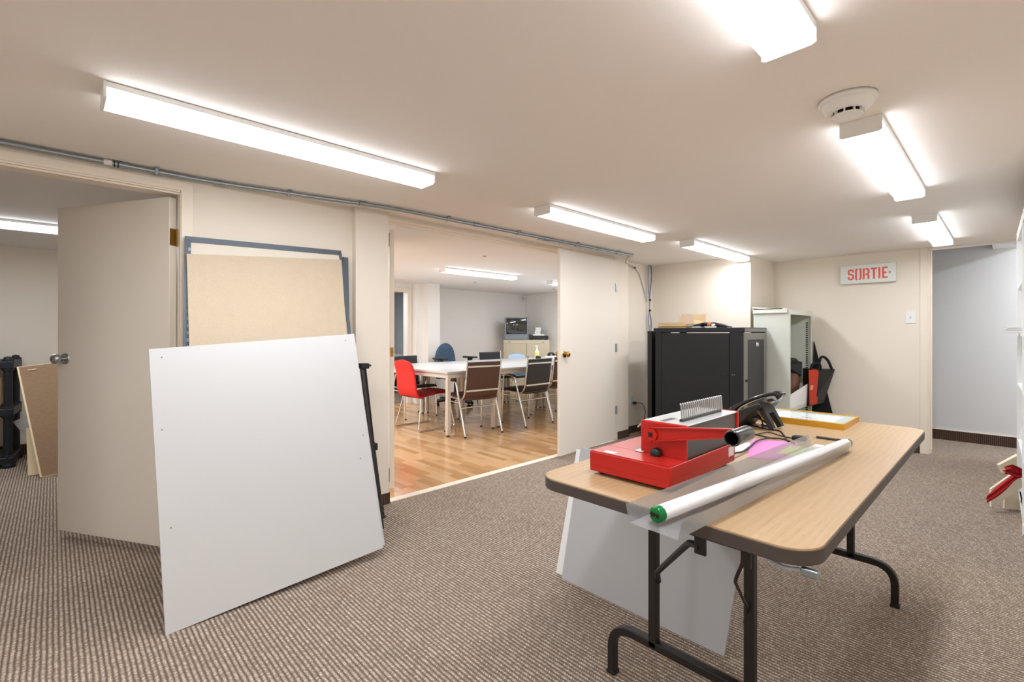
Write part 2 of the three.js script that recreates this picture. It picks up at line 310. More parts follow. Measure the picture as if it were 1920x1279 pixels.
{
  const d = structGroup('door_3', [4.455, .03, -3.0], Math.atan2(.066, -1.007) + 0);   // right leaf, a little ajar
  d.rotation.y = Math.PI - Math.atan2(.066, 1.007) * -1;
  obj('leaf', box(0, 1.012, 0, 1.965, -.0, .036, .002), mat.door, d);
  for (const y of [1.66, 1.0, .32]) obj('hinge', [rodGeo([-.006, y - .045, -.006], [-.006, y + .045, -.006], .009), box(-.012, .012, y - .045, y + .045, -.003, .001)], mat.satin, d);
  for (const s of [-1, 1]) {
    const put = g => g.rotateX(s < 0 ? -Math.PI / 2 : Math.PI / 2).translate(.948, .96, s < 0 ? 0 : .036);
    const k = obj('knob', put(lathe([[0, .06], [.017, .059], [.026, .05], [.027, .04], [.022, .03], [.012, .026], [.011, .005]])), mat.brass, d);
    obj('rose', put(lathe([[.011, .008], [.029, .007], [.032, 0]])), mat.brass, k);
  }
}
// casing of the opening to the corridor
struct('trim_3', [box(6.184, 6.2, 0, CEIL, -.622, -.562, .004), box(6.19, 6.49, 0, CEIL, -.6, -.555), box(6.26, 6.31, 0, CEIL, -.562, -.543)], mat.trim);
struct('trim_4', [box(6.2, 6.34, CEIL - .012, CEIL + .13, -.56, .3)], mat.ceiling);
struct('trim_5', [box(3.45, 4.40, 1.889, 1.945, -7.08, -7.06), box(4.33, 4.395, 0, 1.889, -7.08, -7.06)], mat.trim);

// laminate strips of the meeting room floor
{
  const f = structGroup('floor_5'); const y1 = .0, t = .012, STW = .0655;
  obj('underlay', box(1.1, 7.5, -.1, -t, -7.4, -3.085), M(0x6a4a30, .9), f);
  const tones = [0xfffaf2, 0xf3e8da, 0xead8c2, 0xfff4e6, 0xdfcbb2].map(c => M(c, .2, { map: plankMap }));
  const strips = [];
  let row = 0;
  for (let x = 1.2; x < 7.46; x += STW, row++) {
    let z = -3.085 + rr(0, .3) - .3;
    for (; z > -7.4;) { z = z; break; }
    let zs = -3.085; let first = true;
    while (zs > -7.38) { let L = first ? rr(.12, .5) : [.34, .42, .5, .58][Math.floor(rnd() * 4)]; first = false; const ze = Math.max(-7.38, zs - L); if (zs - ze > .02) strips.push([x, zs, ze, Math.floor(rnd() * tones.length), Math.floor(rnd() * 6)]); zs = ze; }
  }
  const seen = ([x, zs, ze]) => { const zc = (zs + ze) / 2, xc = x + STW / 2, xo = xc * (-3.05 / zc); return xo > 1.70 && xo < 3.62; };
  const ranked = strips.map(s => [s, seen(s) ? Math.hypot(s[0], (s[1] + s[2]) / 2) : 99 + Math.hypot(s[0], s[1])]).sort((a, b) => a[1] - b[1]).map(a => a[0]);
  const cache = {}, rest = tones.map(() => []);
  const geo = (L, k) => cache[L.toFixed(3) + k] ??= (() => {
    const g = clean(box(0, STW - .0009, -t, y1, -L + .0009, 0)), p = g.attributes.position, uv = g.attributes.uv;
    for (let i = 0; i < p.count; i++) uv.setXY(i, p.getZ(i) + k * .17, p.getX(i) + k * .031 + (p.getY(i) < -.001 ? .01 : 0));
    return g;
  })();
  ranked.forEach(([x, zs, ze, tn, k], i) => {
    if (i < 300) { const m = new THREE.Mesh(geo(zs - ze, k), tones[tn]); m.position.set(x, 0, zs); m.name = numbered('plank'); m.receiveShadow = m.castShadow = true; f.add(m); }
    else rest[tn].push(geo(zs - ze, k).clone().translate(x, 0, zs));
  });
  const all = rest.filter(r => r.length), merged = all.map(r => mergeGeometries(r)), big = mergeGeometries(merged, true);
  const m = new THREE.Mesh(big, rest.map((r, i) => r.length ? tones[i] : null).filter(Boolean)); m.name = 'laminate_planks'; m.userData.kind = 'stuff'; m.receiveShadow = true; f.add(m);
}

// ---------------------------------------------------------------- lamps
function fixture([x0, x1], zc, label, group = 'fluorescent ceiling fixtures', top = CEIL, power = 1) {
  const L = x1 - x0, w = .138, o = thing('ceiling_light', label, 'light fixture', [(x0 + x1) / 2, top, zc], 0, group);
  obj('housing', [box(-L / 2 + .008, L / 2 - .008, -.021, -.001, -w / 2 + .0005, w / 2 - .0005, .002)], mat.lampWhite, o);
  const lens = extrude([[-w / 2 + .003, -.0215], [-w / 2 + .004, -.048], [-w / 2 + .012, -.058], [w / 2 - .012, -.058], [w / 2 - .004, -.048], [w / 2 - .003, -.0215]], L - .016).rotateY(Math.PI / 2).translate(-L / 2 + .008, 0, 0);
  obj('lens', lens, mat.lens, o);
  for (const s of [-1, 1]) obj('end_cap', [extrude([[-w / 2, -.0005], [-w / 2, -.056], [-w / 2 + .012, -.0615], [w / 2 - .012, -.0615], [w / 2, -.056], [w / 2, -.0005]], .008).rotateY(Math.PI / 2).translate(s < 0 ? -L / 2 : L / 2 - .008, 0, 0)], mat.lampWhite, o);
  const l = new THREE.RectAreaLight(LAMP_COLOR, LAMP_POWER * power, L - .18, w - .02); l.position.set(0, -.066, 0); l.rotation.x = -Math.PI / 2; l.castShadow = true; o.add(l);
  return o;
}
fixture([.12, 1.44], -2.145, 'long fluorescent ceiling light nearest the open door of the left room');
fixture([2.32, 3.655], -2.135, 'fluorescent ceiling light in front of the meeting room opening');
fixture([4.11, 5.415], -2.015, 'fluorescent ceiling light above the black server rack');
fixture([.17, 1.485], -.43, 'fluorescent ceiling light cut off by the top edge of the photo');
fixture([2.283, 3.6], -.408, 'fluorescent ceiling light directly beside the round smoke detector');
fixture([4.422, 5.724], -.42, 'fluorescent ceiling light closest to the exit sign and corridor opening');
fixture([3.58, 4.86], -5.02, 'fluorescent ceiling light over the middle of the white meeting tables', undefined, CEIL, 2.1);
fixture([5.72, 7.0], -5.1, 'fluorescent ceiling light half hidden behind the ajar right-hand door', undefined, CEIL, 2.1);
fixture([-.95, .35], -5.16, 'fluorescent ceiling light inside the left room, above the open door', undefined, CEIL, 1.6);

fixture([-2.02, -.7], -2.145, 'fluorescent ceiling light behind the camera on the door side');
fixture([-2.02, -.7], -.43, 'fluorescent ceiling light behind the camera along the right wall');
fixture([1.3, 2.58], -5.0, 'fluorescent ceiling light of the meeting room, out of sight behind the pilaster', undefined, CEIL, 2.1);
fixture([1.3, 2.58], -6.6, 'fluorescent ceiling light at the hidden end of the meeting room', undefined, CEIL, 2.1);
fixture([3.4, 4.7], -7.62, 'fluorescent ceiling light of the stair hall behind the meeting room', undefined, CEIL, 1.0);
fixture([6.4, 7.12], .95, 'fluorescent ceiling light in the corridor, out of sight behind the bookcase', undefined, 2.42, 6.0);
// smoke detector and the flush discs of the meeting room ceiling
{
  const o = thing('smoke_detector', 'round white smoke detector on the ceiling with a slotted vent', 'smoke detector', [2.055, CEIL, -.405]);
  obj('base', lathe([[0, -.018], [.082, -.018], [.088, -.012], [.088, 0], [0, 0]], 48), mat.white, o);
  obj('housing', lathe([[.046, -.047], [.058, -.046], [.07, -.038], [.078, -.026], [.079, -.018]], 48), mat.white, o);
  obj('sensing_cap', lathe([[0, -.064], [.043, -.064], [.047, -.06], [.046, -.057], [0, -.057]], 48), mat.white, o);
  obj('vent', lathe([[.041, -.058], [.041, -.045], [0, -.045]], 40), mat.black, o);
  for (let k = 0; k < 10; k++) { const a = k / 10 * Math.PI * 2; obj('rib', box(.04, .05, -.059, -.045, -.0022, .0022).rotateY(a), mat.white, o); }
  obj('indicator', box(-.0835, -.08, -.012, -.009, .018, .028).rotateY(.2), mat.black, o);
}
function disc(x, z, r, label) {
  const o = thing('ceiling_disc', label, 'ceiling disc', [x, CEIL, z], 0, 'flush discs on the meeting room ceiling');
  obj('plate', lathe([[0, -.008], [r * .75, -.008], [r, -.001], [r, 0]], 32), mat.white, o); obj('sensor', lathe([[0, -.02], [.02, -.018], [.024, -.008]], 20), mat.satin, o);
}
disc(3.35, -3.92, .065, 'flush white sprinkler disc on the meeting room ceiling just past the header');
disc(4.95, -6.03, .055, 'small flush disc on the ceiling behind the meeting room light');
disc(6.75, -5.9, .055, 'small flush disc on the ceiling near the meeting room corner');
{
  const o = thing('motion_sensor', 'small white motion sensor high in the meeting room corner', 'sensor', [7.42, 1.89, -7.34], -Math.PI / 4);
  obj('case', box(-.03, .03, 0, .1, -.02, .02, .01), mat.white, o); obj('window', box(-.018, .018, .03, .07, .018, .024, .004), M(0xcfcabf, .4), o);
}

// ---------------------------------------------------------------- conduit, cables, wall fittings
{
  const o = thing('conduit', 'long galvanised metal conduit running along the ceiling above the partition', 'conduit');
  obj('pipe', pipe([[-2.7, 2.013, -3.012], [.62, 2.013, -3.012], [1.05, 2.013, -2.93], [1.6, 2.013, -2.82], [4.43, 2.013, -2.775]], .0125, .12, 12), mat.galv, o);
  for (const [x, z] of [[.24, -3.012], [.66, -3.007], [1.42, -2.855], [2.32, -2.808], [3.1, -2.796], [3.85, -2.784]])
    obj('coupling', rodGeo([x - .025, 2.013, z - (x > .7 && x < 1.6 ? -.005 : 0)], [x + .025, 2.013, z + (x > .7 && x < 1.6 ? .005 : 0)], .0155), mat.galv, o);
  for (const [x, z] of [[.38, -3.012], [1.0, -2.945], [2.05, -2.813], [2.75, -2.80], [3.5, -2.79], [4.15, -2.78]])
    obj('strap', [box(x - .008, x + .008, 1.997, 2.0285, z - .016, z + .016, .004), box(x - .008, x + .008, 2.026, 2.03, z + .012, z + .04)], mat.galv, o);
  const s = obj('paper_label', rodGeo([.175, 2.013, -3.012], [.205, 2.013, -3.012], .0135, 16), mat.sticker, o); s.userData.label = 'white printed sleeve label';
  obj('band', [rodGeo([.212, 2.013, -3.012], [.217, 2.013, -3.012], .0162, 16), rodGeo([.226, 2.013, -3.012], [.231, 2.013, -3.012], .0162, 16)], mat.black, o);
}
{
  const c = [4.43, 2.012, -2.775];
  const o = thing('cable', 'thin grey cable leaving the conduit end and crossing to the corner', 'cable');
  obj('cord', [tube([[3.0, 1.997, -2.81], [3.6, 1.992, -2.80], [4.3, 1.996, -2.79], c, [4.46, 2.005, -2.85], [4.70, 2.0, -3.03], [4.80, 1.985, -3.06], [5.02, 1.975, -3.115]], .005, 60), tube([[5.02, 1.975, -3.115], [5.13, 1.9, -3.118], [5.22, 1.75, -3.118], [5.29, 1.58, -3.112]], .0045, 30)], mat.greyCable, o);
  obj('clip', box(5.005, 5.035, 1.965, 1.985, -3.122, -3.105, .004), mat.black, o);
}
{
  const o = thing('network_cables', 'bundle of blue and grey network cables dropping down the corner behind the rack', 'cables');
  const X = 5.31, Z = -3.085;
  for (const [m, dx, dz, k] of [[mat.blueCable, -.018, 0, 0], [mat.blueCable, .0, .012, 1], [mat.greyCable, .014, 0, 2], [mat.greyCable, -.006, .016, 3], [M(0x24355e, .5), .02, .01, 4]])
    obj('cable_strand', tube([[X + dx, 2.03, Z + dz], [X + dx * 1.7, 1.88, Z + dz], [X + dx * .9 - .01, 1.74, Z + dz], [X + dx * .3, 1.60, Z + dz * .4], [X + dx * .3, 1.47, Z + dz * .4], [X + dx * 1.3, 1.33, Z + dz], [X + dx * .6 + .01, 1.18, Z + dz], [X + dx + .01, .7, Z + dz]], .0048, 48, 6), m, o);
  for (const y of [1.60, 1.47, 1.195]) obj('tie', lathe([[.0, -.012], [.014, -.01], [.016, 0], [.014, .01], [0, .012]], 14).translate(X + (y < 1.3 ? .012 : 0), y, Z + .006), mat.black, o);
}
{
  const o = thing('wall_outlet', 'white wall outlet with a black cord plugged in beside the meeting room door', 'outlet', [4.985, .395, -3.13]);
  obj('plate', box(-.037, .037, -.058, .058, 0, .006, .004), M(0xe4e2da, .4), o); for (const y of [-.024, .024]) obj('socket', [box(-.017, .017, y - .015, y + .015, .005, .009, .003)], M(0xcfccc2, .4), o);
  const p = tag(obj('power_cord', [box(4.985, 5.02, .345, .375, -3.121, -3.085, .006), tube([[5.02, .36, -3.09], [5.12, .34, -3.07], [5.17, .24, -3.06], [5.12, .12, -3.06], [5.04, .03, -3.04], [4.95, .008, -2.98]], .0045, 40)], mat.black), 'black power cord hanging from the wall outlet to the carpet', 'cord');
}
{
  const o = thing('light_switch', 'white light switch plate on the back wall near the door casing', 'switch', [6.2, 1.35, -.694]);
  obj('plate', box(-.007, 0, -.06, .06, -.042, .042, .003), mat.white, o); obj('toggle', box(-.017, -.006, -.014, .01, -.005, .005, .002), M(0xd4d6d6, .4), o);
}
{   // exit sign
  const o = thing('exit_sign', 'white SORTIE exit sign with red stencil letters and arrow', 'sign', [6.2, 1.815, -1.04]);
  const w = .474, h = .197;
  obj('case', box(-.05, 0, -h / 2, h / 2, -w / 2, w / 2, .006), M(0xe9ece6, .4), o);
  const t = canvasTex(1024, 426, (g, W2, H2) => {
    g.fillStyle = '#e6ebe5'; g.fillRect(0, 0, W2, H2); g.strokeStyle = '#f0635c'; g.fillStyle = '#f0635c';
    const y0 = 78, y1 = 352, s = 40; g.lineWidth = s; g.lineCap = 'butt'; g.lineJoin = 'round';
    const path = (...p) => { g.beginPath(); p.forEach(([x, y], i) => i ? g.lineTo(x, y) : g.moveTo(x, y)); g.stroke(); };
    const m = (y0 + y1) / 2, a = y0 + s / 2, b = y1 - s / 2;
    const rnd2 = (pts, r) => { g.beginPath(); g.moveTo(...pts[0]); for (let i = 1; i < pts.length - 1; i++) g.arcTo(...pts[i], ...pts[i + 1], r); g.lineTo(...pts[pts.length - 1]); g.stroke(); };
    rnd2([[238, y0 + 86], [238, a], [150, a], [150, m], [238, m], [238, b], [150, b], [150, y1 - 86]], 40);      // S
    rnd2([[322, y0], [296, a], [296, b], [322, y1]], 46); rnd2([[360, y0], [386, a], [386, b], [360, y1]], 46);   // O, two halves
    path([446, y0], [446, y1]); rnd2([[478, a], [538, a], [538, m + 14], [478, m + 14]], 34); rnd2([[518, m + 20], [538, m + 44], [538, y1]], 18);   // R
    path([584, a], [700, a]); path([643, y0], [643, y1]);                                                      // T
    path([744, y0], [744, y1]);                                                                               // I
    path([814, y0], [814, y1]); path([828, a], [900, a]); path([828, m], [876, m]); path([828, b], [900, b]);  // E
    g.lineWidth = 16; g.strokeStyle = '#d8585a'; path([912, m - 32], [954, m - 2], [912, m + 28]);            // arrow
  });
  const face = new THREE.PlaneGeometry(w - .02, h - .016).rotateY(-Math.PI / 2).translate(-.0515, 0, 0);
  const fm = obj('face', face, M(0xffffff, .4, { map: t }), o); fm.userData.label = 'SORTIE lettering with arrow';
}
{
  const o = thing('door_stop', 'dark rubber door stop low on the grey corridor wall', 'door stop', [7.2, .2, -.70]);
  obj('bumper', lathe([[0, .07], [.03, .065], [.04, .04], [.03, .0]], 20).rotateZ(Math.PI / 2), mat.slate, o);
}

// ---------------------------------------------------------------- boards leaning on the left wall
{
  const o = thing('display_stand', 'black metal stand leg with plastic joints behind the large white board', 'stand');
  obj('leg', [barGeo([1.43, .985, -2.85], [1.487, .46, -2.84], .02, .014)], mat.blackMetal, o); obj('leg', [barGeo([1.485, .46, -2.835], [1.53, .05, -2.812], .018, .016)], mat.blackMetal, o);
  obj('leg', [barGeo([1.41, .97, -2.845], [1.42, .02, -2.60], .018, .014)], mat.blackMetal, o);
  obj('joint', [box(1.40, 1.455, .965, 1.0, -2.875, -2.825, .006), rodGeo([1.385, .983, -2.85], [1.475, .983, -2.85], .007)], mat.black, o);
  obj('joint', box(1.468, 1.505, .44, .485, -2.865, -2.81, .006), mat.black, o);
  obj('foot', [barGeo([1.51, .13, -2.82], [1.527, .04, -2.812], .034, .03), cyl(.012, .02, .035).translate(1.533, .0185, -2.81), box(1.515, 1.552, 0, .014, -2.83, -2.79, .005)], mat.black, o);
}
tag(obj('steel_panel', [panel([[.515, .0, -2.585], [1.345, .0, -2.585], [1.345, 1.695, -3.012], [.515, 1.672, -3.012]], .012)], M(0xe6dccd, .6)), 'pale beige panel inside the slotted grey metal frame', 'panel');
{
  const o = thing('shelf_frame', 'slotted blue-grey metal shelf frame leaning against the left wall', 'frame');
  const post = (x, a) => { const g = [barGeo([x, .005, -2.592], [x + .012 * a, 1.69, -3.018], .028, .004)]; return g; };
  obj('post', [panel([[.405, .0, -2.575], [.45, .0, -2.575], [.527, 1.69, -3.006], [.5, 1.69, -3.006]], .006)], mat.slate, o);
  obj('post', [panel([[1.335, .0, -2.575], [1.365, .0, -2.575], [1.352, 1.712, -3.008], [1.336, 1.712, -3.008]], .006)], mat.slate, o);
  obj('rail', barGeo([.502, 1.688, -3.016], [1.352, 1.712, -3.016], .03, .008), mat.slate, o);
  const slots = []; for (let k = 0; k < 44; k++) { const t = k / 44, y = .05 + t * 1.61; slots.push(box(.421 + .0565 * y, .430 + .0565 * y, y, y + .017, -2.5735 - .4345 * y / 1.7 + .001, -2.5735 - .4345 * y / 1.7 - .004)); }
  const s = obj('slots', slots, M(0xaeb4b8, .6), o); s.userData.kind = 'stuff';
}
tag(obj('metal_post', panel([[1.205, .0, -2.61], [1.245, .0, -2.61], [1.402, 1.688, -3.018], [1.366, 1.688, -3.018]], .02), mat.slate), 'loose blue-grey metal post standing at the right edge of the shelf frame', 'post');
tag(obj('fibreboard', panel([[.465, .0, -2.522], [1.245, .0, -2.522], [1.341, 1.664, -2.985], [.502, 1.604, -2.969]], .012), mat.tan, scene), 'large tan fibreboard sheet leaning in front of the metal frame', 'board');
tag(obj('white_board', panel([[.335, .004, -2.335], [1.298, .045, -2.347], [1.226, 1.165, -2.56], [.30, 1.10, -2.54]], .012), mat.whiteBoard), 'second white board showing only a sliver behind the large white board', 'board');
{
  const o = thing('white_board', 'large square white board leaning at front left with small nail holes', 'board');
  const c = [[.32, 0, -2.301], [1.275, .044, -2.321], [1.212, 1.187, -2.535], [.291, 1.123, -2.511]];
  obj('sheet', panel(c, .016), mat.whiteBoard, o);
  const at = (u, v) => { const A = v3(...c[0]).lerp(v3(...c[1]), u), B = v3(...c[3]).lerp(v3(...c[2]), u); return A.lerp(B, v); };
  for (const [u, v] of [[.045, .965], [.03, .7], [.04, .35], [.94, .97], [.935, .42], [.97, .52]]) { const p = at(u, v); obj('nail_hole', new THREE.CylinderGeometry(.0035, .0035, .002, 10).rotateX(Math.PI / 2 - .185).translate(p.x, p.y, p.z), M(0x8d8d8d, .8), o); }
}

// ---------------------------------------------------------------- things in the left room
{
  const o = thing('plastic_shelf', 'black plastic shelving unit in the left room at the photo edge', 'shelving', [-.272, 0, -6.12], -.075);
  const rows = [.06, .49, .91];
  for (const y of rows) obj('shelf', [box(-.9, .02, y - .035, y + .035, -.5, .0, .012), box(-.87, -.02, y + .03, y + .038, -.47, -.03)], mat.plasticShelf, o);
  for (const x of [-.86, -.02]) for (const z of [-.46, -.04]) {
    const p = obj('post', [cyl(.03, .03, .96, 16).translate(x, .485, z)], mat.plasticShelf, o);
    obj('collar', rows.map(y => lathe([[.03, -.055], [.04, -.05], [.04, .045], [.032, .05]], 16).translate(x, y, z)), mat.plasticShelf, p);
    obj('post_cap', [lathe([[0, .985], [.024, .98], [.03, .96]], 16).translate(x, 0, z), lathe([[.03, .06], [.05, .02], [.052, 0], [0, 0]], 16).translate(x, 0, z)], mat.plasticShelf, p);
  }
  tag(obj('carton', [box(-.66, -.345, .53, .79, -6.5, -6.2, .004)], mat.carton), 'brown carton on the middle tier of the black plastic shelf', 'carton');
}
{
  const o = thing('turned_picture', 'framed picture turned round to show its brown hardboard back', 'picture');
  const c = [[-.071, .004, -5.5], [.30, .03, -5.515], [.30, .95, -6.03], [-.223, .892, -6.0]];
  obj('backing', panel(c, .008), mat.hard, o);
  const q = c.map(p => v3(...p)), edge = (a, b, w, z0) => barGeo([a.x, a.y, a.z - .012], [b.x, b.y, b.z - .012], w, .022);
  obj('frame_rail', edge(q[0], q[1], .016), mat.paleWood, o); obj('frame_rail', edge(q[3], q[2], .01), mat.paleWood, o); obj('frame_stile', edge(q[0], q[3], .012), mat.paleWood, o);
  obj('front_board', panel([[-.066, .01, -5.53], [.29, .03, -5.545], [.29, .94, -6.05], [-.216, .88, -6.02]], .006), mat.paper, o);
  obj('hanger', [box(-.16, -.12, .862, .872, -5.985, -5.973, .003), box(-.13, -.1, .866, .876, -5.99, -5.978, .003)], mat.paleWood, o);
}
tag(obj('paper_sheet', panel([[-.152, .175, -6.28], [.05, .30, -6.28], [.03, .52, -6.34], [-.265, .383, -6.3]], .004), M(0xd9d7d6, .8)), 'white sheet sticking out behind the turned picture in the left room', 'sheet');
tag(obj('wood_panel', panel([[-.15, .004, -5.66], [.2, .004, -5.68], [.2, .36, -5.98], [-.17, .36, -5.96]], .012), mat.paleWood), 'small pale wooden panel standing low behind the turned picture', 'panel');

// ---------------------------------------------------------------- meeting room furniture
function makeTable(label, x0, x1, z0, z1) {
  const o = thing('meeting_table', label, 'table', [(x0 + x1) / 2, 0, (z0 + z1) / 2], 0, 'white meeting tables pushed together');
  const a = (x1 - x0) / 2, b = (z1 - z0) / 2;
  obj('table_top', box(-a, a, .722, .75, -b, b, .006), mat.laminate, o);
  obj('apron', [box(-a + .02, a - .02, .672, .722, b - .045, b - .02), box(-a + .02, a - .02, .672, .722, -b + .02, -b + .045), box(-a + .02, -a + .045, .672, .722, -b + .045, b - .045), box(a - .045, a - .02, .672, .722, -b + .045, b - .045)], mat.tableSteel, o);
  for (const s of [-1, 1]) for (const t of [-1, 1]) {
    const x = s * (a - .035), z = t * (b - .035), l = obj('leg', box(x - .022, x + .022, .022, .722, z - .022, z + .022, .003), mat.tableSteel, o);
    obj('foot', [cyl(.006, .006, .02, 10).translate(x, .016, z), cyl(.016, .019, .012, 16).translate(x, .006, z)], mat.black, l);
  }
}
makeTable('white meeting table set crosswise at the near end by the red chair', 3.24, 4.0, -6.08, -4.44);
makeTable('white meeting table in the front row, nearest the two dark armchairs', 4.02, 5.655, -5.24, -4.44);
makeTable('white meeting table in the back row, between office chair and front row', 4.02, 5.655, -6.08, -5.26);
makeTable('white meeting table at the far end with the soap bottle on top', 5.675, 7.1, -6.08, -5.26);
makeTable('white meeting table half hidden behind the ajar door', 5.675, 7.1, -5.24, -4.44);

function makeArmchair(label, vinyl) {
  const o = thing('stacking_armchair', label, 'chair', [0, 0, 0], 0, 'chrome frame chairs around the meeting tables');
  obj('seat', loft([[.27, .435], [.26, .447], [.1, .445], [-.06, .43], [-.15, .425]], () => .232, s => .017), vinyl, o);
  obj('backrest', loft([[-.14, .44], [-.165, .47], [-.19, .58], [-.215, .75], [-.225, .858]], () => .226, () => .011), vinyl, o);
  for (const s of [-1, 1]) {
    const x = s * .262;
    obj('front_leg', pipe([[x, 0, .225], [x, .63, .185], [x, .655, .16], [x, .635, .02]], .011, .04), mat.chrome, o);
    obj('rear_leg', pipe([[x, .637, .04], [x, .615, -.02], [x, 0, -.225]], .0115, .03), mat.chrome, o);
    obj('armrest', [barGeo([x, .672, .17], [x, .638, -.01], .03, .022)], vinyl, o);
    obj('back_rail', pipe([[s * .236, .43, .25], [s * .236, .425, -.13], [s * .236, .5, -.175], [s * .236, .87, -.228]], .01, .06), mat.chrome, o);
    obj('side_stretcher', rodGeo([x, .385, .205], [x, .385, -.098], .008), mat.chrome, o);
    obj('foot_cap', [cyl(.014, .014, .016, 12).translate(x, .008, .225), cyl(.014, .014, .016, 12).translate(x, .008, -.222)], mat.black, o);
  }
  obj('rear_stretcher', rodGeo([-.262, .325, -.117], [.262, .325, -.117], .009), mat.chrome, o);
  for (const [y, z] of [[.805, -.236], [.525, -.198]]) obj('back_bar', box(-.232, .232, y - .011, y + .011, z - .005, z + .005, .004), mat.chrome, o);
  return o;
}
const brownChair = makeArmchair('brown vinyl chrome armchair with its back turned, next to the red chair', mat.brownVinyl);
brownChair.position.set(3.655, 0, -4.475); brownChair.rotation.y = Math.PI - .1;
const blackChair = makeArmchair('black vinyl chrome armchair with its back turned, right of the brown one', mat.blackVinyl);
blackChair.position.set(4.56, 0, -4.455); blackChair.rotation.y = Math.PI + .02;
copy(brownChair, [5.27, 0, -4.6], Math.PI - .05, 'brown vinyl chrome armchair cut off by the edge of the ajar door');
copy(blackChair, [3.74, 0, -5.97], .03, 'black vinyl chrome chair facing us behind the red chair');
copy(blackChair, [5.6, 0, -6.22], -.12, 'chrome chair with glossy black back between office chair and pale blue chair');

function makeSled(label, fabric, dark) {
  const o = thing('sled_chair', label, 'chair', [0, 0, 0], 0, 'sled base upholstered chairs');
  obj('seat', loft([[.25, .425], [.245, .443], [.1, .447], [-.08, .43], [-.2, .415], [-.24, .42]], s => .225 - .02 * (1 - s), () => .02), dark, o);
  obj('backrest', loft([[-.17, .405], [-.235, .42], [-.268, .5], [-.278, .6], [-.3, .74], [-.345, .86]], s => s > .86 ? .205 * Math.sqrt(Math.max(.02, 1 - ((s - .86) / .142) ** 2)) * .25 + .205 * .75 * Math.pow(Math.max(.02, 1 - ((s - .86) / .142) ** 4), .5) : .226 - .021 * s / .86, s => .022 * (s > .9 ? Math.max(.3, 1 - (s - .9) * 6) : 1), { sag: -.012, steps: 36 }), fabric, o);
  for (const s of [-1, 1]) obj('sled_leg', pipe([[s * .2, .41, -.19], [s * .265, .02, -.27], [s * .265, .009, -.25], [s * .265, .009, .24], [s * .265, .03, .262], [s * .2, .42, .2]], .009, .045), mat.chrome, o);
  for (const z of [-.19, .2]) obj('cross_bar', rodGeo([-.2, .412, z], [.2, .412, z], .008), mat.chrome, o);
  return o;
}
const redChair = makeSled('bright red upholstered chair on a chrome sled base', mat.redFabric, M(0x8e1a1e, .85));
redChair.position.set(3.42, 0, -5.16); redChair.rotation.y = Math.PI / 2;
const blueChair = makeSled('pale blue upholstered chair on the far side by the cream cabinet', mat.blueFabric, mat.slateFabric);
blueChair.position.set(6.22, -.0, -6.06); blueChair.rotation.y = -.05; blueChair.scale.y = .94;

{
  const o = thing('office_chair', 'slate blue swivel office chair with black arms and castors', 'chair', [4.74, 0, -6.27], .12);
  obj('seat', loft([[.26, .47], [.2, .495], [0, .49], [-.2, .48], [-.25, .475]], s => .235 * (.9 + .1 * Math.sin(s * Math.PI)), () => .04), mat.slateFabric, o);
  obj('backrest', loft([[-.2, .56], [-.245, .68], [-.25, .85], [-.24, 1.025]], s => .235 * Math.pow(Math.max(.015, 1 - Math.pow(Math.max(0, (s - .05) / .955), 3)), .5), s => .032 * (s > .85 ? Math.max(.25, 1 - (s - .85) * 5) : 1), { sag: .02, steps: 40 }), mat.slateFabric, o);
  obj('back_bracket', [barGeo([0, .44, -.12], [0, .45, -.24], .06, .02), barGeo([0, .45, -.25], [0, .75, -.29], .06, .015)], mat.black, o);
  for (const s of [-1, 1]) { const a = obj('armrest', box(s * .335 - .045, s * .335 + .045, .775, .803, -.14, .14, .012), mat.black, o); obj('arm_post', [box(s * .335 - .025, s * .335 + .025, .68, .775, -.04, .04, .01), barGeo([s * .335, .70, 0], [s * .2, .45, 0], .05, .015)], mat.black, a); }
  obj('adjustment_knob', [lathe([[0, .03], [.025, .025], [.028, 0]], 14).rotateZ(Math.PI / 2).translate(-.2, .55, .02), lathe([[0, .03], [.02, .025], [.022, 0]], 14).rotateZ(Math.PI / 2).translate(-.19, .47, .05)], mat.black, o);
  obj('gas_column', [cyl(.028, .028, .3, 16).translate(0, .3, 0), cyl(.06, .09, .06).translate(0, .44, 0)], mat.black, o);
  for (let k = 0; k < 5; k++) {
    const a = k / 5 * Math.PI * 2 + .3, c = Math.cos(a), s = Math.sin(a), sp = obj('base_spoke', barGeo([0, .14, 0], [c * .3, .085, s * .3], .045, .04), mat.black, o);
    obj('castor', [cyl(.028, .028, .02, 16).rotateX(Math.PI / 2).translate(0, .028, .014), cyl(.028, .028, .02, 16).rotateX(Math.PI / 2).translate(0, .028, -.014), cyl(.01, .01, .06, 8).translate(0, .06, 0)].map(g => g.rotateY(-a * 2).translate(c * .3, 0, s * .3)), mat.rubber, sp);
  }
}
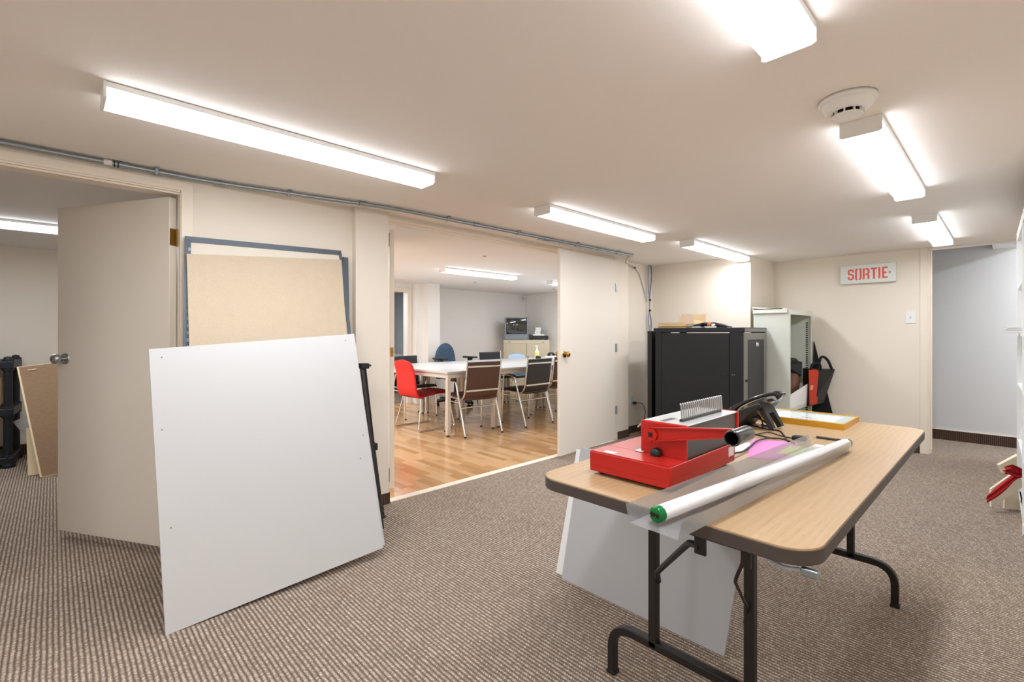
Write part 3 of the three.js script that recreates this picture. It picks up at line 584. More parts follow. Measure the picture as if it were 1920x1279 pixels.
// corner cabinet with television
const CAB = [6.86, 0, -6.73], CT = -YAW + Math.PI / 2 - Math.PI + .0;
{
  const turn = -(Math.PI / 2 - YAW);
  const o = thing('storage_cabinet', 'cream two-door metal cabinet across the corner of the meeting room', 'cabinet', CAB, turn);
  obj('carcass', [box(-.46, -.44, 0, 1.03, -.44, 0), box(.44, .46, 0, 1.03, -.44, 0), box(-.46, .46, 1.03, 1.055, -.44, .012, .004), box(-.44, .44, 0, .06, -.44, -.01), box(-.44, .44, 0, 1.03, -.44, -.42)], mat.cream, o);
  for (const s of [-1, 1]) { const d = obj('door', box(s < 0 ? -.437 : .003, s < 0 ? -.003 : .437, .065, .985, -.02, .004, .003), mat.creamDoor, o); }
  obj('header_rail', box(-.44, .44, .988, 1.03, -.02, .006), mat.cream, o); obj('handle', cyl(.012, .012, .025, 14).rotateX(Math.PI / 2).translate(.03, .715, .014), mat.black, o);
  for (const x of [-.35, .33]) obj('vent_slot', box(x - .025, x + .025, 1.006, 1.014, .005, .0075), mat.black, o);
  const F = v3(Math.cos(turn), 0, -Math.sin(turn)), G = v3(Math.sin(turn), 0, Math.cos(turn)), at = (u, y, w) => [CAB[0] + F.x * u + G.x * w, y, CAB[2] + F.z * u + G.z * w];
  const t = thing('television', 'grey tube television with curved dark screen on the cream cabinet', 'television', at(-.2, 1.055, -.06), turn);
  obj('bezel', extrude(rrect(.49, .45, .02), .05, .012, [rrect(.415, .315, .02).map(([x, y]) => [x, y + .045])]).translate(0, .23, -.05), mat.tvCase, t);
  obj('rear_shell', loft([[-.045, .23], [-.2, .23], [-.36, .22]], s => .235 - .1 * s, s => .215 - .09 * s, { e: 6 }), mat.tvDark, t);
  const sc = new THREE.SphereGeometry(1.1, 24, 24, Math.PI / 2 - .195, .39, Math.PI / 2 - .15, .3).translate(0, .275, -1.107); obj('screen', sc, mat.screen, t);
  obj('tape_slot', [box(-.13, .1, .06, .085, -.006, .008, .004), box(-.11, .09, .03, .045, -.006, .008, .004)], mat.tvDark, t); obj('badge', box(.12, .2, .072, .088, -.005, .005, .003), M(0xc9d2d8, .4), t);
  const v = thing('video_recorder', 'flat black video recorder beside the television', 'recorder', at(.25, 1.055, -.15), turn);
  obj('case', box(-.19, .19, .008, .085, -.14, .14, .006), mat.black, v); obj('fascia', [box(-.18, .05, .045, .075, .139, .143), box(.06, .17, .02, .04, .139, .143)], mat.tvDark, v); obj('foot', [-1, 1].map(s => box(s * .15 - .02, s * .15 + .02, 0, .01, -.1, .1)), mat.rubber, v);
  tag(obj('remote_control', box(-.03, .03, 0, .02, -.09, .09, .008).rotateY(.5 + turn).translate(...at(.07, 1.145, -.11)), mat.black), 'black remote lying on the video recorder edge', 'remote');
  tag(obj('white_case', box(-.11, .13, 0, .03, -.1, .1, .004).rotateY(turn).translate(...at(.235, 1.14, -.14)), mat.paper), 'flat white case lying on the video recorder', 'case');
  for (let k = 0; k < 5; k++) tag(obj('tape_box', box(-.055, .055, 0, .026, -.07, .07, .002).rotateY(turn + rr(-.12, .12)).translate(...at(.23 + rr(-.008, .008), 1.171 + k * .027, -.13)), k % 2 ? M(0xdfe3ea, .6) : mat.paper), ['lowest', 'second lowest', 'middle', 'second highest', 'topmost'][k] + ' of five small tape boxes stacked on the video recorder', 'tape box', 'tape boxes stacked on the video recorder');
}
{
  const o = thing('soap_bottle', 'clear pump bottle of yellow soap on the meeting table', 'bottle', [6.13, .75, -5.76]);
  obj('bottle', lathe([[0, 0], [.036, 0], [.04, .01], [.04, .11], [.034, .13], [.014, .145], [.014, .155]], 24), M(0xf1efc0, .25), o); obj('soap_label', lathe([[.0405, .03], [.0405, .1]], 24), M(0xece58a, .4), o);
  obj('pump', [lathe([[.017, .15], [.017, .175], [.006, .18], [.006, .215], [0, .216]], 16), box(-.045, .012, .208, .22, -.009, .009, .004)], mat.white, o);
  tag(obj('tape_dispenser', [box(6.02, 6.12, .75, .79, -5.69, -5.65, .008), box(6.03, 6.075, .785, .80, -5.685, -5.655, .005)], mat.black), 'small black box in front of the soap bottle', 'box');
  const p = thing('desk_handset', 'black curved handset on a white base at the far table', 'telephone', [6.47, .75, -5.72], .3);
  obj('base', box(-.11, .11, 0, .035, -.08, .08, .012), mat.white, p); obj('handset', loft([[-.11, .05], [-.08, .075], [0, .085], [.08, .065], [.11, .04]], s => .025 + .006 * Math.cos(s * Math.PI * 2), () => .014).rotateY(Math.PI / 2), mat.black, p);
}

// ---------------------------------------------------------------- server rack and metal cabinet
{
  const X0 = 4.66, X1 = 5.245, Z0 = -2.64, Z1 = -1.72, HT = 1.245;
  const o = thing('server_rack', 'black server rack with solid side panel and perforated front door', 'server rack');
  obj('frame', [box(X0, X1, HT - .045, HT, Z0 - .02, Z1, .004), box(X0 + .005, X0 + .04, .03, HT - .045, Z0, Z0 + .07), box(X1 - .04, X1, .03, HT - .045, Z0, Z0 + .07), box(X0 + .005, X0 + .03, .03, HT - .045, Z1 - .14, Z1 - .012), box(X1 - .03, X1, .03, HT - .045, Z1 - .14, Z1 - .012), box(X0 + .01, X1, .03, .09, Z0, Z1 - .012)], mat.rack, o);
  const side = obj('side_panel', [box(X0 + .001, X0 + .02, .10, HT - .052, Z0 + .074, Z1 - .144, .003)], mat.rack, o);
  obj('latch', [box(X0 - .003, X0 + .002, .792, .80, Z1 - .215, Z1 - .155, .001)], mat.black, side); obj('screw', [-.115, -.095].map(d => cyl(.0035, .0035, .004, 10).rotateZ(Math.PI / 2).translate(X0 + .004, .795, Z1 + d)), mat.silver, o);
  obj('side_panel', box(X1 - .02, X1 - .001, .10, HT - .052, Z0 + .074, Z1 - .144), mat.rack, o);
  const d = obj('door', [box(X0 + .002, X0 + .075, .05, HT - .05, Z1 - .01, Z1, .002), box(X1 - .075, X1 - .002, .05, HT - .05, Z1 - .01, Z1, .002), box(X0 + .075, X1 - .075, HT - .115, HT - .05, Z1 - .01, Z1), box(X0 + .075, X1 - .075, .05, .12, Z1 - .01, Z1)], mat.rackFrame, o);
  obj('mesh_panel', box(X0 + .074, X1 - .074, .118, HT - .113, Z1 - .008, Z1 - .003), mat.rackMesh, d, 1);
  obj('lock', lathe([[0, .014], [.018, .012], [.02, .004], [.024, 0]], 20).rotateX(Math.PI / 2).translate(X0 + .31, HT - .165, Z1), mat.silver, d);
  obj('door_knob', lathe([[0, .016], [.011, .014], [.012, 0]], 16).rotateX(Math.PI / 2).translate(X0 + .035, .745, Z1), mat.black, d);
  obj('top_trim', box(X0 + .004, X1 - .004, HT - .04, HT - .008, Z1 - .002, Z1 + .002), mat.rackFrame, o);
  obj('rear_door', [box(X0 + .05, X0 + .075, .05, HT - .03, Z0 - .1, Z0 - .07), box(X0 + .05, X1 - .05, .05, HT - .03, Z0 - .12, Z0 - .1)], mat.black, o);
  obj('castor', [[X0 + .06, Z0 + .06], [X1 - .06, Z0 + .06], [X0 + .06, Z1 - .07], [X1 - .06, Z1 - .07]].map(([x, z]) => cyl(.025, .025, .03, 14).rotateZ(Math.PI / 2).translate(x, .025, z)), mat.rubber, o);
  const T = HT + .001;
  tag(obj('flat_carton', [box(4.74, 5.0, T, T + .026, -2.6, -2.32, .003), panel([[4.72, T + .028, -2.3], [4.72, T + .02, -2.645], [5.02, T + .028, -2.66], [5.02, T + .036, -2.3]].reverse(), .006), box(4.73, 4.738, T + .0, T + .055, -2.64, -2.33)], mat.carton), 'flattened tan cardboard lying on the rack top at left', 'cardboard');
  const c = thing('cardboard_box', 'small open cardboard box standing on the flattened cardboard', 'box', [4.9, T + .038, -2.35]);
  obj('side', [panel([[-.07, 0, -.1], [-.07, 0, .06], [-.07, .108, .045], [-.07, .112, -.085]], .004), panel([[.07, 0, .06], [.07, 0, -.1], [.07, .11, -.085], [.07, .11, .045]], .004), box(-.07, .07, 0, .004, -.1, .06), box(-.07, .07, 0, .11, -.102, -.098)], mat.cartonPrint, c);
  obj('flap', [panel([[-.072, .0, .062], [-.02, .0, .16], [-.02, .108, .165], [-.07, .1, .06]], .004)], mat.carton, c);
  obj('flap', [panel([[-.074, .05, .063], [-.05, .03, .155], [-.05, .0, .155], [-.074, .0, .063]], .003)], mat.cartonIn, c);
  const k = thing('cable_tangle', 'tangle of black cables with an orange plug on the rack top', 'cables', [4.9, T, -2.13]);
  for (let i = 0; i < 16; i++) { const p = []; for (let j = 0; j < 7; j++) { const t = j / 6; p.push([rr(-.1, .05), .008 + .045 * Math.sin(t * Math.PI) * rr(.3, 1), -.17 + t * .35 + rr(-.03, .03)]); } obj('cable_strand', tube(p, .0055, 36, 6), i === 4 ? M(0x2f4b8f, .5) : mat.black, k); }
  obj('plug', [box(-.12, -.085, .02, .05, .0, .03, .006)], mat.orange, k); obj('plug', box(-.11, -.08, .015, .04, .04, .07, .005), mat.white, k); obj('adapter', box(-.09, -.01, .0, .028, .08, .16, .006), mat.black, k); obj('bag', box(-.1, .02, 0, .012, -.19, -.08, .005), M(0xc9d3da, .35), k);
}
{
  const X0 = 5.28, X1 = 6.06, Z0 = -1.86, Z1 = -1.52, HT = 1.43;
  const o = thing('metal_cabinet', 'open grey-green metal cabinet with bare shelf standing in the corner', 'cabinet');
  obj('side', [box(X0, X0 + .012, 0, HT - .012, Z0, Z1), box(X0 + .012, X0 + .028, 0, HT - .05, Z1 - .012, Z1)], mat.cabinet, o);
  obj('side', [box(X1 - .012, X1, 0, HT - .012, Z0, Z1), box(X1 - .028, X1 - .012, 0, HT - .05, Z1 - .012, Z1)], mat.cabinet, o);
  obj('back', box(X0 + .012, X1 - .012, 0, HT, Z0, Z0 + .008), mat.cabinetIn, o);
  obj('top', [box(X0, X1, HT - .012, HT, Z0, Z1), box(X0 + .012, X1 - .012, HT - .05, HT - .012, Z1 - .014, Z1)], mat.cabinet, o);
  for (const y of [.06, .43]) obj('shelf', [box(X0 + .013, X1 - .013, y - .004, y, Z0 + .008, Z1 - .012), box(X0 + .013, X1 - .013, y - .03, y - .004, Z1 - .022, Z1 - .013)], mat.cabinet, o);
  const sl = []; for (let k = 0; k < 52; k++) for (const [x, s] of [[X1 - .0125, -1]]) sl.push(box(x - .002, x, .1 + k * .0235, .112 + k * .0235, Z1 - .06, Z1 - .038)); const st = obj('shelf_slots', sl, mat.black, o); st.userData.kind = 'stuff';
  tag(obj('metal_tray', [panel([[X0 - .0, HT + .002, Z1 - .05], [X1 - .14, HT + .002, Z1 - .0], [X1 - .14, HT + .03, Z0 + .0], [X0 + .02, HT + .035, Z0 - .02]], .01), box(X0 - .02, X0 - .008, HT - .035, HT + .012, Z0 - .0, Z1 - .02), box(X0 - .02, X0 + .25, HT + .002, HT + .014, Z0 + .01, Z1 - .06)], M(0xe6e5d8, .5)), 'spare pale metal shelf tray lying loose on top of the metal cabinet', 'tray');
  const b = thing('paper_box', 'white open paper box on the cabinet shelf', 'box', [5.60, .432, -1.655]);
  obj('front', panel([[-.28, 0, .115], [.32, 0, .125], [.34, .22, .14], [-.22, .14, .12]], .004), mat.paper, b); obj('side', [panel([[-.29, 0, -.12], [-.28, 0, .115], [-.22, .14, .12], [-.3, .14, -.12]], .004), panel([[.32, 0, .125], [.32, 0, -.12], [.34, .21, -.12], [.34, .22, .14]], .004), box(-.28, .32, 0, .005, -.12, .115)], mat.paper, b);
  obj('contents', loft([[.0, .06], [.03, .22], [.05, .36]], s => .2 - .06 * s, () => .06, { e: 3 }).translate(.1, 0, 0), mat.brownBag, b);
  tag(obj('black_cloth', [loft([[-.1, .92], [.0, .91], [.06, .86]], s => .13 + .05 * s, s => .05 + .02 * Math.sin(s * 9), { e: 2.6 }).translate(5.50, 0, -1.63), loft([[-.1, 1.02], [-.02, 1.0], [.02, .92]], s => .1 + .02 * s, s => .06, { e: 2.4 }).translate(5.43, 0, -1.64), panel([[5.34, .86, -1.56], [5.72, .74, -1.53], [5.84, .88, -1.56], [5.34, .95, -1.60]], .03), panel([[5.31, .60, -1.70], [5.40, .62, -1.68], [5.44, .95, -1.62], [5.32, .95, -1.66]], .03)], mat.blackFabric), 'black cloth heaped over the white box inside the cabinet', 'cloth');
}
{
  const o = thing('shopping_bag', 'black and orange shopping bag hanging at the cabinet edge', 'bag');
  obj('bag', [panel([[5.90, .40, -1.50], [6.10, .43, -1.42], [6.13, .80, -1.32], [5.87, .81, -1.505]], .07)], M(0x222322, .3), o);
  obj('print', [panel([[5.868, .415, -1.494], [5.975, .43, -1.452], [5.985, .80, -1.428], [5.845, .80, -1.498]], .004)], mat.bagPrint, o);
  obj('print_band', [panel([[5.862, .58, -1.489], [5.972, .58, -1.448], [5.973, .63, -1.445], [5.86, .63, -1.488]], .003)], M(0xe79a80, .4), o);
  obj('handle', [tube([[5.86, .80, -1.48], [5.88, .86, -1.47], [5.97, .86, -1.43], [5.99, .79, -1.42]], .012, 24), tube([[5.95, .8, -1.44], [6.0, .93, -1.42], [6.08, .90, -1.38], [6.1, .79, -1.34]], .014, 24)], mat.blackFabric, o);
  tag(obj('black_portfolio', panel([[6.10, 0.003, -1.54], [6.10, 0.003, -1.27], [6.17, .62, -1.43], [6.18, 1.1, -1.535]], .02), mat.blackFabric), 'black portfolio leaning against the back wall behind the bag', 'portfolio');
}

// ---------------------------------------------------------------- folding table
const TX0 = 1.105, TX1 = 2.95, TZ0 = -1.045, TZ1 = -.272, TY = .74;
{
  const o = thing('folding_table', 'long folding table with oak laminate top and black steel legs', 'table');
  const cx = (TX0 + TX1) / 2, cz = (TZ0 + TZ1) / 2, w = TX1 - TX0, d = TZ1 - TZ0;
  const flat = (pts, t) => extrude(pts, t, .0015).rotateX(-Math.PI / 2);
  obj('table_top', metres(flat(rrect(w - .004, d - .004, .075, 10), .004).translate(cx, TY - .004, cz)), mat.oak, o);
  obj('edge_band', flat(rrect(w, d, .077, 10), .028).translate(cx, TY - .0325, cz), mat.edge, o);
  obj('apron', [box(TX0 + .12, TX1 - .12, TY - .062, TY - .032, TZ0 + .07, TZ0 + .082), box(TX0 + .12, TX1 - .12, TY - .062, TY - .032, TZ1 - .082, TZ1 - .07)], mat.blackMetal, o);
  for (const [x, s] of [[1.42, -1], [2.645, 1]]) {
    for (const z of [cz - .150, cz + .150]) obj('leg', box(x - .014, x + .014, .165, TY - .034, z - .014, z + .014, .003), mat.blackMetal, o);
    const bar = []; const sq = new THREE.Shape(rrect(.028, .028, .004, 2).map(p => new THREE.Vector2(...p)));
    const cp = new THREE.CurvePath(), y = .172, zA = cz - .31, zB = cz + .31, b = .085;
    cp.add(new THREE.LineCurve3(v3(x, .004, zA), v3(x, y - b, zA))); cp.add(new THREE.QuadraticBezierCurve3(v3(x, y - b, zA), v3(x, y, zA), v3(x, y, zA + b))); cp.add(new THREE.LineCurve3(v3(x, y, zA + b), v3(x, y, zB - b)));
    cp.add(new THREE.QuadraticBezierCurve3(v3(x, y, zB - b), v3(x, y, zB), v3(x, y - b, zB))); cp.add(new THREE.LineCurve3(v3(x, y - b, zB), v3(x, .004, zB)));
    class Cv extends THREE.Curve { getPoint(t) { return cp.getPoint(t); } }
    obj('foot_bar', new THREE.ExtrudeGeometry(sq, { steps: 90, extrudePath: new Cv(), bevelEnabled: false }), mat.blackMetal, o);
    obj('foot_glide', [zA, zB].map(z => box(x - .017, x + .017, .0, .012, z - .017, z + .017, .003)), mat.rubber, o);
    obj('cross_bar', box(x - .012, x + .012, TY - .056, TY - .033, cz - .30, cz + .30, .002), mat.blackMetal, o);
    const bx = x + s * .26, bz = cz + .19;
    obj('brace', [tube([[x, .385, cz - .15 + .016], [x + s * .03, .43, cz - .12], [bx - s * .03, .645, cz + .08], [bx, .66, cz + .125]], .009, 30, 8, .1)], mat.blackMetal, o);
    obj('brace', [tube([[x, .365, cz + .15 - .016], [x + s * .02, .42, cz + .15], [bx - s * .01, .60, cz + .205], [bx, .66, cz + .228]], .0042, 30, 8, .1)], mat.blackMetal, o);
    obj('bracket', [box(bx - .014, bx + .014, TY - .054, TY - .032, cz + .10, cz + .255, .003), box(bx - .004, bx + .004, TY - .10, TY - .05, cz + .11, cz + .14, .003), box(bx - .004, bx + .004, TY - .095, TY - .05, cz + .222, cz + .245, .003)], mat.blackMetal, o);
  }
}
{
  const o = thing('grey_cable', 'grey cable with a metal plug hanging under the near table corner', 'cable');
  obj('cord', tube([[1.36, .697, -.50], [1.2, .694, -.43], [1.14, .686, -.35], [1.135, .692, -.305]], .0045, 30), mat.greyCable, o); obj('plug', box(1.128, 1.142, .684, .70, -.305, -.272, .003), mat.galv, o);
}
// boards standing under the table
{
  const T = Math.tan(.14), pt = (y, z, x0 = 1.777) => [x0 + y * T, y, z];
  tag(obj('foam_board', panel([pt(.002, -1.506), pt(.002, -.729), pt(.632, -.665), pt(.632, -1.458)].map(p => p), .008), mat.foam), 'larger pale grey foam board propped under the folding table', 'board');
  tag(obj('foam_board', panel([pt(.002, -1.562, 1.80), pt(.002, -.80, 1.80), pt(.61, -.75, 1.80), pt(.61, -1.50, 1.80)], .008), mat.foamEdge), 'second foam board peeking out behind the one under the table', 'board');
}

// ---------------------------------------------------------------- on the folding table
{   // comb binding machine
  const o = thing('binding_machine', 'red comb binding machine with a long crank handle', 'binding machine', [1.24, TY, -.655]);
  const LX = .45, LD = .28;      // local x along the table, z back = negative
  obj('base', [box(.001, LX - .001, .012, .036, -LD + .001, -.001, .004), box(0, .1, .03, .0745, -LD + .001, -.004, .004), box(.095, LX, .03, .058, -LD, -.165), box(.095, LX, .03, .075, -.165, -.155), box(0, LX, .03, .075, -.006, 0, .003), box(.1, LX, .055, .075, -LD, -.15, .004), box(LX - .01, LX, .03, .075, -LD, 0, .004)], mat.red, o);
  obj('tray_top', box(.004, .098, .0752, .0762, -LD + .004, -.004), mat.redTop, o); obj('tray_top', box(.1, LX - .004, .0752, .0762, -LD + .004, -.156), mat.redTop, o);
  obj('edge_guide', box(.09, .13, .0765, .08, -.17, -.14, .002), mat.silver, o); obj('slot', box(.105, .135, .062, .066, -.12, -.02), mat.black, o);
  const hx = .1, hx1 = .495;
  obj('side_plate', box(hx, hx + .012, .062, .178, -.155, -.003, .005), mat.red, o); obj('side_plate', box(hx1 - .012, hx1, .062, .178, -.155, -.003, .005), mat.red, o);
  obj('body', [box(hx + .012, hx1 - .012, .062, .172, -.15, -.01, .002)], mat.gunmetal, o);
  obj('top_plate', [box(hx + .012, hx1 - .012, .1725, .1765, -.15, -.006, .002), panel([[hx + .012, .1765, -.15], [hx1 - .012, .1765, -.15], [hx1 - .012, .15, -.175], [hx + .012, .15, -.175]], .003)], mat.silver, o);
  obj('comb_rail', box(hx + .06, hx1 - .05, .1765, .184, -.056, -.044, .002), mat.black, o);
  for (let k = 0; k < 21; k++) { const x = hx + .067 + k * .01475; obj('comb_tooth', [pipe([[x, .18, -.05], [x, .228, -.053], [x, .230, -.057]], .0026, .004, 6)], mat.satin, o); }
  for (let k = 0; k < 8; k++) obj('comb_slot', box(hx + .03 + k * .01, hx + .033 + k * .01, .1766, .1772, -.105, -.085), mat.black, o);
  const arm = obj('crank_arm', [extrude([...Array(13)].map((_, i) => { const a = Math.PI / 2 + i / 12 * Math.PI; return [Math.cos(a) * .0225, Math.sin(a) * .0225]; }).concat([...Array(13)].map((_, i) => { const a = -Math.PI / 2 + i / 12 * Math.PI; return [.285 + Math.cos(a) * .0105, Math.sin(a) * .0105]; })), .004, .001),
    barGeo([0, .0205, .006], [.285, .0085, .006], .004, .012), barGeo([0, -.0205, .006], [.285, -.0085, .006], .004, .012)].map(g => g.rotateZ(.165).rotateY(-Math.PI / 2).translate(.09, .140, -.108)), mat.red, o);
  obj('pivot', [cyl(.021, .021, .012, 24).rotateZ(Math.PI / 2).translate(.084, .140, -.108)], mat.red, arm); obj('pivot_socket', box(.0765, .079, .133, .147, -.115, -.101), mat.black, arm);
  const gy = .140 + .285 * Math.sin(.165), gz = -.108 + .285 * Math.cos(.165);
  obj('grip', [lathe([[.012, .0], [.0195, .0], [.021, .006], [.021, .098], [.019, .102], [.0165, .102], [.0165, .02], [0, .02]], 28).rotateZ(Math.PI / 2).translate(.084, gy, gz)], mat.blackGloss, arm);
  obj('adjustment_knob', [lathe([[0, .026], [.012, .025], [.017, .018], [.017, .002]], 20).rotateZ(Math.PI / 2).translate(hx, .083, -.095)], mat.black, o);
  const s1 = obj('sticker', box(LX - .055, LX - .012, .035, .066, -.0, .0006), mat.sticker, o); s1.userData.label = 'white rating sticker';
  obj('sticker', box(.012, .035, .0763, .0768, -.235, -.195), mat.sticker, o);
  for (const x of [.035, LX - .035]) for (const z of [-.25, -.03]) obj('rubber_foot', cyl(.012, .012, .013, 14).translate(x, .0065, z), mat.rubber, o);
}
{   // desk phone seen from behind
  const o = thing('desk_phone', 'black desk telephone on a tilted stand, seen from behind', 'telephone', [2.44, TY, -.865], 0);
  // local x points away from the dial face (to the stand), the phone leans back over it
  o.rotation.y = -1.68;
  obj('body', extrude([[-.11, .012], [-.1, .0], [-.03, .0], [.0, .035], [.075, .105], [.083, .12], [.07, .128], [-.02, .085], [-.09, .035]], .18, .006).translate(0, 0, -.09), mat.black, o);
  obj('handset', loft([[-.125, .05], [-.10, .075], [-.03, .118], [.05, .152], [.092, .162], [.112, .148]], s => .024, s => .009 + .012 * Math.pow(Math.abs(s - .5) * 2, 4)).rotateY(Math.PI / 2).translate(0, .002, -.055), mat.blackGloss, o);
  obj('screen_housing', extrude([[.02, .108], [.082, .142], [.1, .134], [.085, .118], [.035, .092]], .1, .004).translate(0, 0, -.02), mat.blackGloss, o);
  obj('stand', [extrude([[-.055, 0], [-.055, -.125], [-.03, -.125], [-.022, -.055], [.022, -.055], [.03, -.125], [.055, -.125], [.055, 0], [.03, 0], [.026, -.018], [-.026, -.018], [-.03, 0]], .018, .003).rotateY(Math.PI / 2).rotateZ(.50).translate(.045, .116, 0)], mat.black, o);
  obj('coiled_cable', [tube([[-.03, .02, .03], [.02, .05, .02], [.05, .03, -.01], [.06, .008, -.03], [.02, .005, -.05]], .0035, 30), tube([[-.02, .03, -.02], [.03, .055, .0], [.06, .02, .02], [.07, .006, .05]], .0035, 30)], mat.rubber, o);
}
{
  const o = thing('framed_picture', 'gold framed picture lying flat at the far end of the table', 'picture', [2.79, TY, -.728]);
  const a = .155, b = .197;
  for (const [n, g] of [['rail', box(-a, -a + .007, 0, .03, -b, b, .002)], ['rail', box(a - .007, a, 0, .03, -b, b, .002)], ['stile', box(-a + .007, a - .007, 0, .03, -b, -b + .007, .002)], ['stile', box(-a + .007, a - .007, 0, .03, b - .007, b, .002)]]) obj('frame_' + n, g, mat.gold, o);
  obj('mount', box(-a + .007, a - .007, .018, .024, -b + .007, b - .007), mat.mat, o); obj('print', box(-a + .055, a - .055, .024, .0248, -b + .06, b - .055), mat.printPaper, o);
  obj('print_motif', [box(-.06, -.03, .0249, .0252, -.01, .04), box(-.075, -.062, .0249, .0252, .03, .07)], M(0xd9c5be, .8), o); obj('glazing', new THREE.PlaneGeometry(2 * a - .015, 2 * b - .015).rotateX(-Math.PI / 2).translate(0, .028, 0), mat.glass, o);
}
tag(obj('paper_sheets', [box(1.855, 2.03, TY + .0005, TY + .0025, -.83, -.705).translate(0, 0, 0), box(1.87, 2.04, TY + .003, TY + .0045, -.82, -.70)], mat.paper), 'white papers lying behind the binding machine handle', 'papers');
tag(obj('pink_paper', [panel([[1.80, TY + .0045, -.655], [1.87, TY + .0045, -.51], [2.19, TY + .0055, -.60], [2.12, TY + .006, -.755]], .003)], mat.pink), 'bright pink paper sheet partly under the clear lamp cover', 'paper');
tag(obj('yellow_note', [box(1.93, 2.1, TY + .006, TY + .007, -.60, -.515)], mat.yellow), 'pale yellow note under the clear lamp cover', 'note');
tag(obj('paper_sheet', box(2.08, 2.22, TY + .001, TY + .003, -.545, -.44), mat.paper), 'white sheet beneath the far end of the clear lamp cover', 'paper');
{
  const y = TY + .005;
  tag(obj('phone_cord', tube([[1.70, y + .004, -.70], [1.80, y + .006, -.698], [1.857, y + .003, -.693], [1.947, y + .006, -.699], [2.053, y + .01, -.709], [2.146, y + .008, -.699], [2.197, y + .004, -.664], [2.178, y + .003, -.628], [2.14, y + .004, -.60]], .0036, 60), M(0x33222f, .5)), 'thick black cord curving across the pink paper', 'cord');
  tag(obj('cord', [tube([[2.46, TY + .006, -.90], [2.40, y, -.80], [2.393, y, -.734], [2.297, y, -.683], [2.164, y + .004, -.628]], .003, 40), tube([[2.45, y, -.92], [2.33, y, -.88], [2.25, y, -.84], [2.2, y, -.80]], .0026, 30)], mat.black), 'thin black cord looping out from under the desk telephone', 'cord');
  const a = thing('adapter_cord', 'black cord ending in a small black connector beside the lamp cover', 'cord');
  obj('cord', tube([[2.15, y, -.80], [2.215, y, -.778], [2.307, y + .002, -.751], [2.277, y, -.688], [2.262, y, -.64]], .0026, 40), mat.black, a); obj('connector', box(2.245, 2.285, TY, TY + .018, -.64, -.59, .005), mat.black, a);
  tag(obj('short_cord', tube([[2.16, y, -.79], [2.227, y, -.782], [2.211, y, -.737], [2.202, y, -.70], [2.20, y, -.688]], .0032, 30), mat.black), 'short black cord with frayed end near the pink paper', 'cord');
}
{
  const o = thing('pen', 'dark ballpoint pen lying beyond the lamp cover end', 'pen');
  obj('barrel', rodGeo([2.356, TY + .006, -.575], [2.357, TY + .006, -.50], .0052), M(0x4a4643, .35, { metalness: .4 }), o); obj('grip', rodGeo([2.357, TY + .006, -.50], [2.358, TY + .006, -.45], .0055), mat.black, o); obj('tip', rodGeo([2.356, TY + .006, -.588], [2.356, TY + .006, -.575], .0025), mat.silver, o); obj('clip', rodGeo([2.358, TY + .0125, -.49], [2.359, TY + .0125, -.455], .0015), mat.silver, o);
}
{   // clear prismatic lamp cover and the tube lying in it
  const A = [.968, -.555], B = [2.155, -.482], L = Math.hypot(B[0] - A[0], B[1] - A[1]), turn = -Math.atan2(B[1] - A[1], B[0] - A[0]);
  const o = thing('lamp_cover', 'clear prismatic plastic lamp cover lying open on the table', 'lamp cover', [A[0], TY + .0075, A[1]], turn);
  const w = .062, h = .042, ww = .072;
  const sheet = (a, b, c, d) => { const g = new THREE.BufferGeometry(); g.setAttribute('position', new THREE.Float32BufferAttribute([...a, ...b, ...c, ...a, ...c, ...d], 3)); g.computeVertexNormals(); const hh = v3(...a).distanceTo(v3(...d)); g.setAttribute('uv', new THREE.Float32BufferAttribute([0, 0, L, 0, L, hh, 0, 0, L, hh, 0, hh], 2)); return g; };
  obj('bottom_sheet', sheet([0, 0, w], [L, 0, w], [L, 0, -w], [0, 0, -w]), mat.prism, o);
  obj('side_sheet', sheet([0, 0, -w], [L, 0, -w], [L, h, -ww], [0, h, -ww]), mat.prism, o); obj('side_sheet', sheet([L, 0, w], [0, 0, w], [0, h, ww], [L, h, ww]), mat.prism, o);
  const a = v3(1.0, TY + .031, -.567), b = v3(2.19, TY + .031, -.432), d = b.clone().sub(a), t = thing('fluorescent_tube', 'white fluorescent tube with a green end cap lying in the lamp cover', 'lamp tube', [a.x, a.y, a.z]);
  t.quaternion.setFromUnitVectors(v3(0, 1, 0), d.clone().normalize()); const n = d.length(), r = .019;
  obj('glass', lathe([[0, .012], [r * .9, .012], [r, .016], [r, n - .016], [r * .9, n - .012], [0, n - .012]], 32), mat.tubeGlass, t);
  for (const s of [0, 1]) { const f = g => s ? g.rotateX(Math.PI).translate(0, n, 0) : g; const e = obj('end_cap', f(lathe([[0, 0], [r * .8, .0], [r * .98, .004], [r * 1.01, .018], [r, .019]], 32)), mat.green, t); obj('pin_block', f(box(-.005, .005, -.0015, .001, -.011, .011)), mat.black, e); obj('pin', [-1, 1].map(k => f(cyl(.0014, .0014, .008, 8).translate(0, -.004, k * .006))), mat.brass, e); }
}

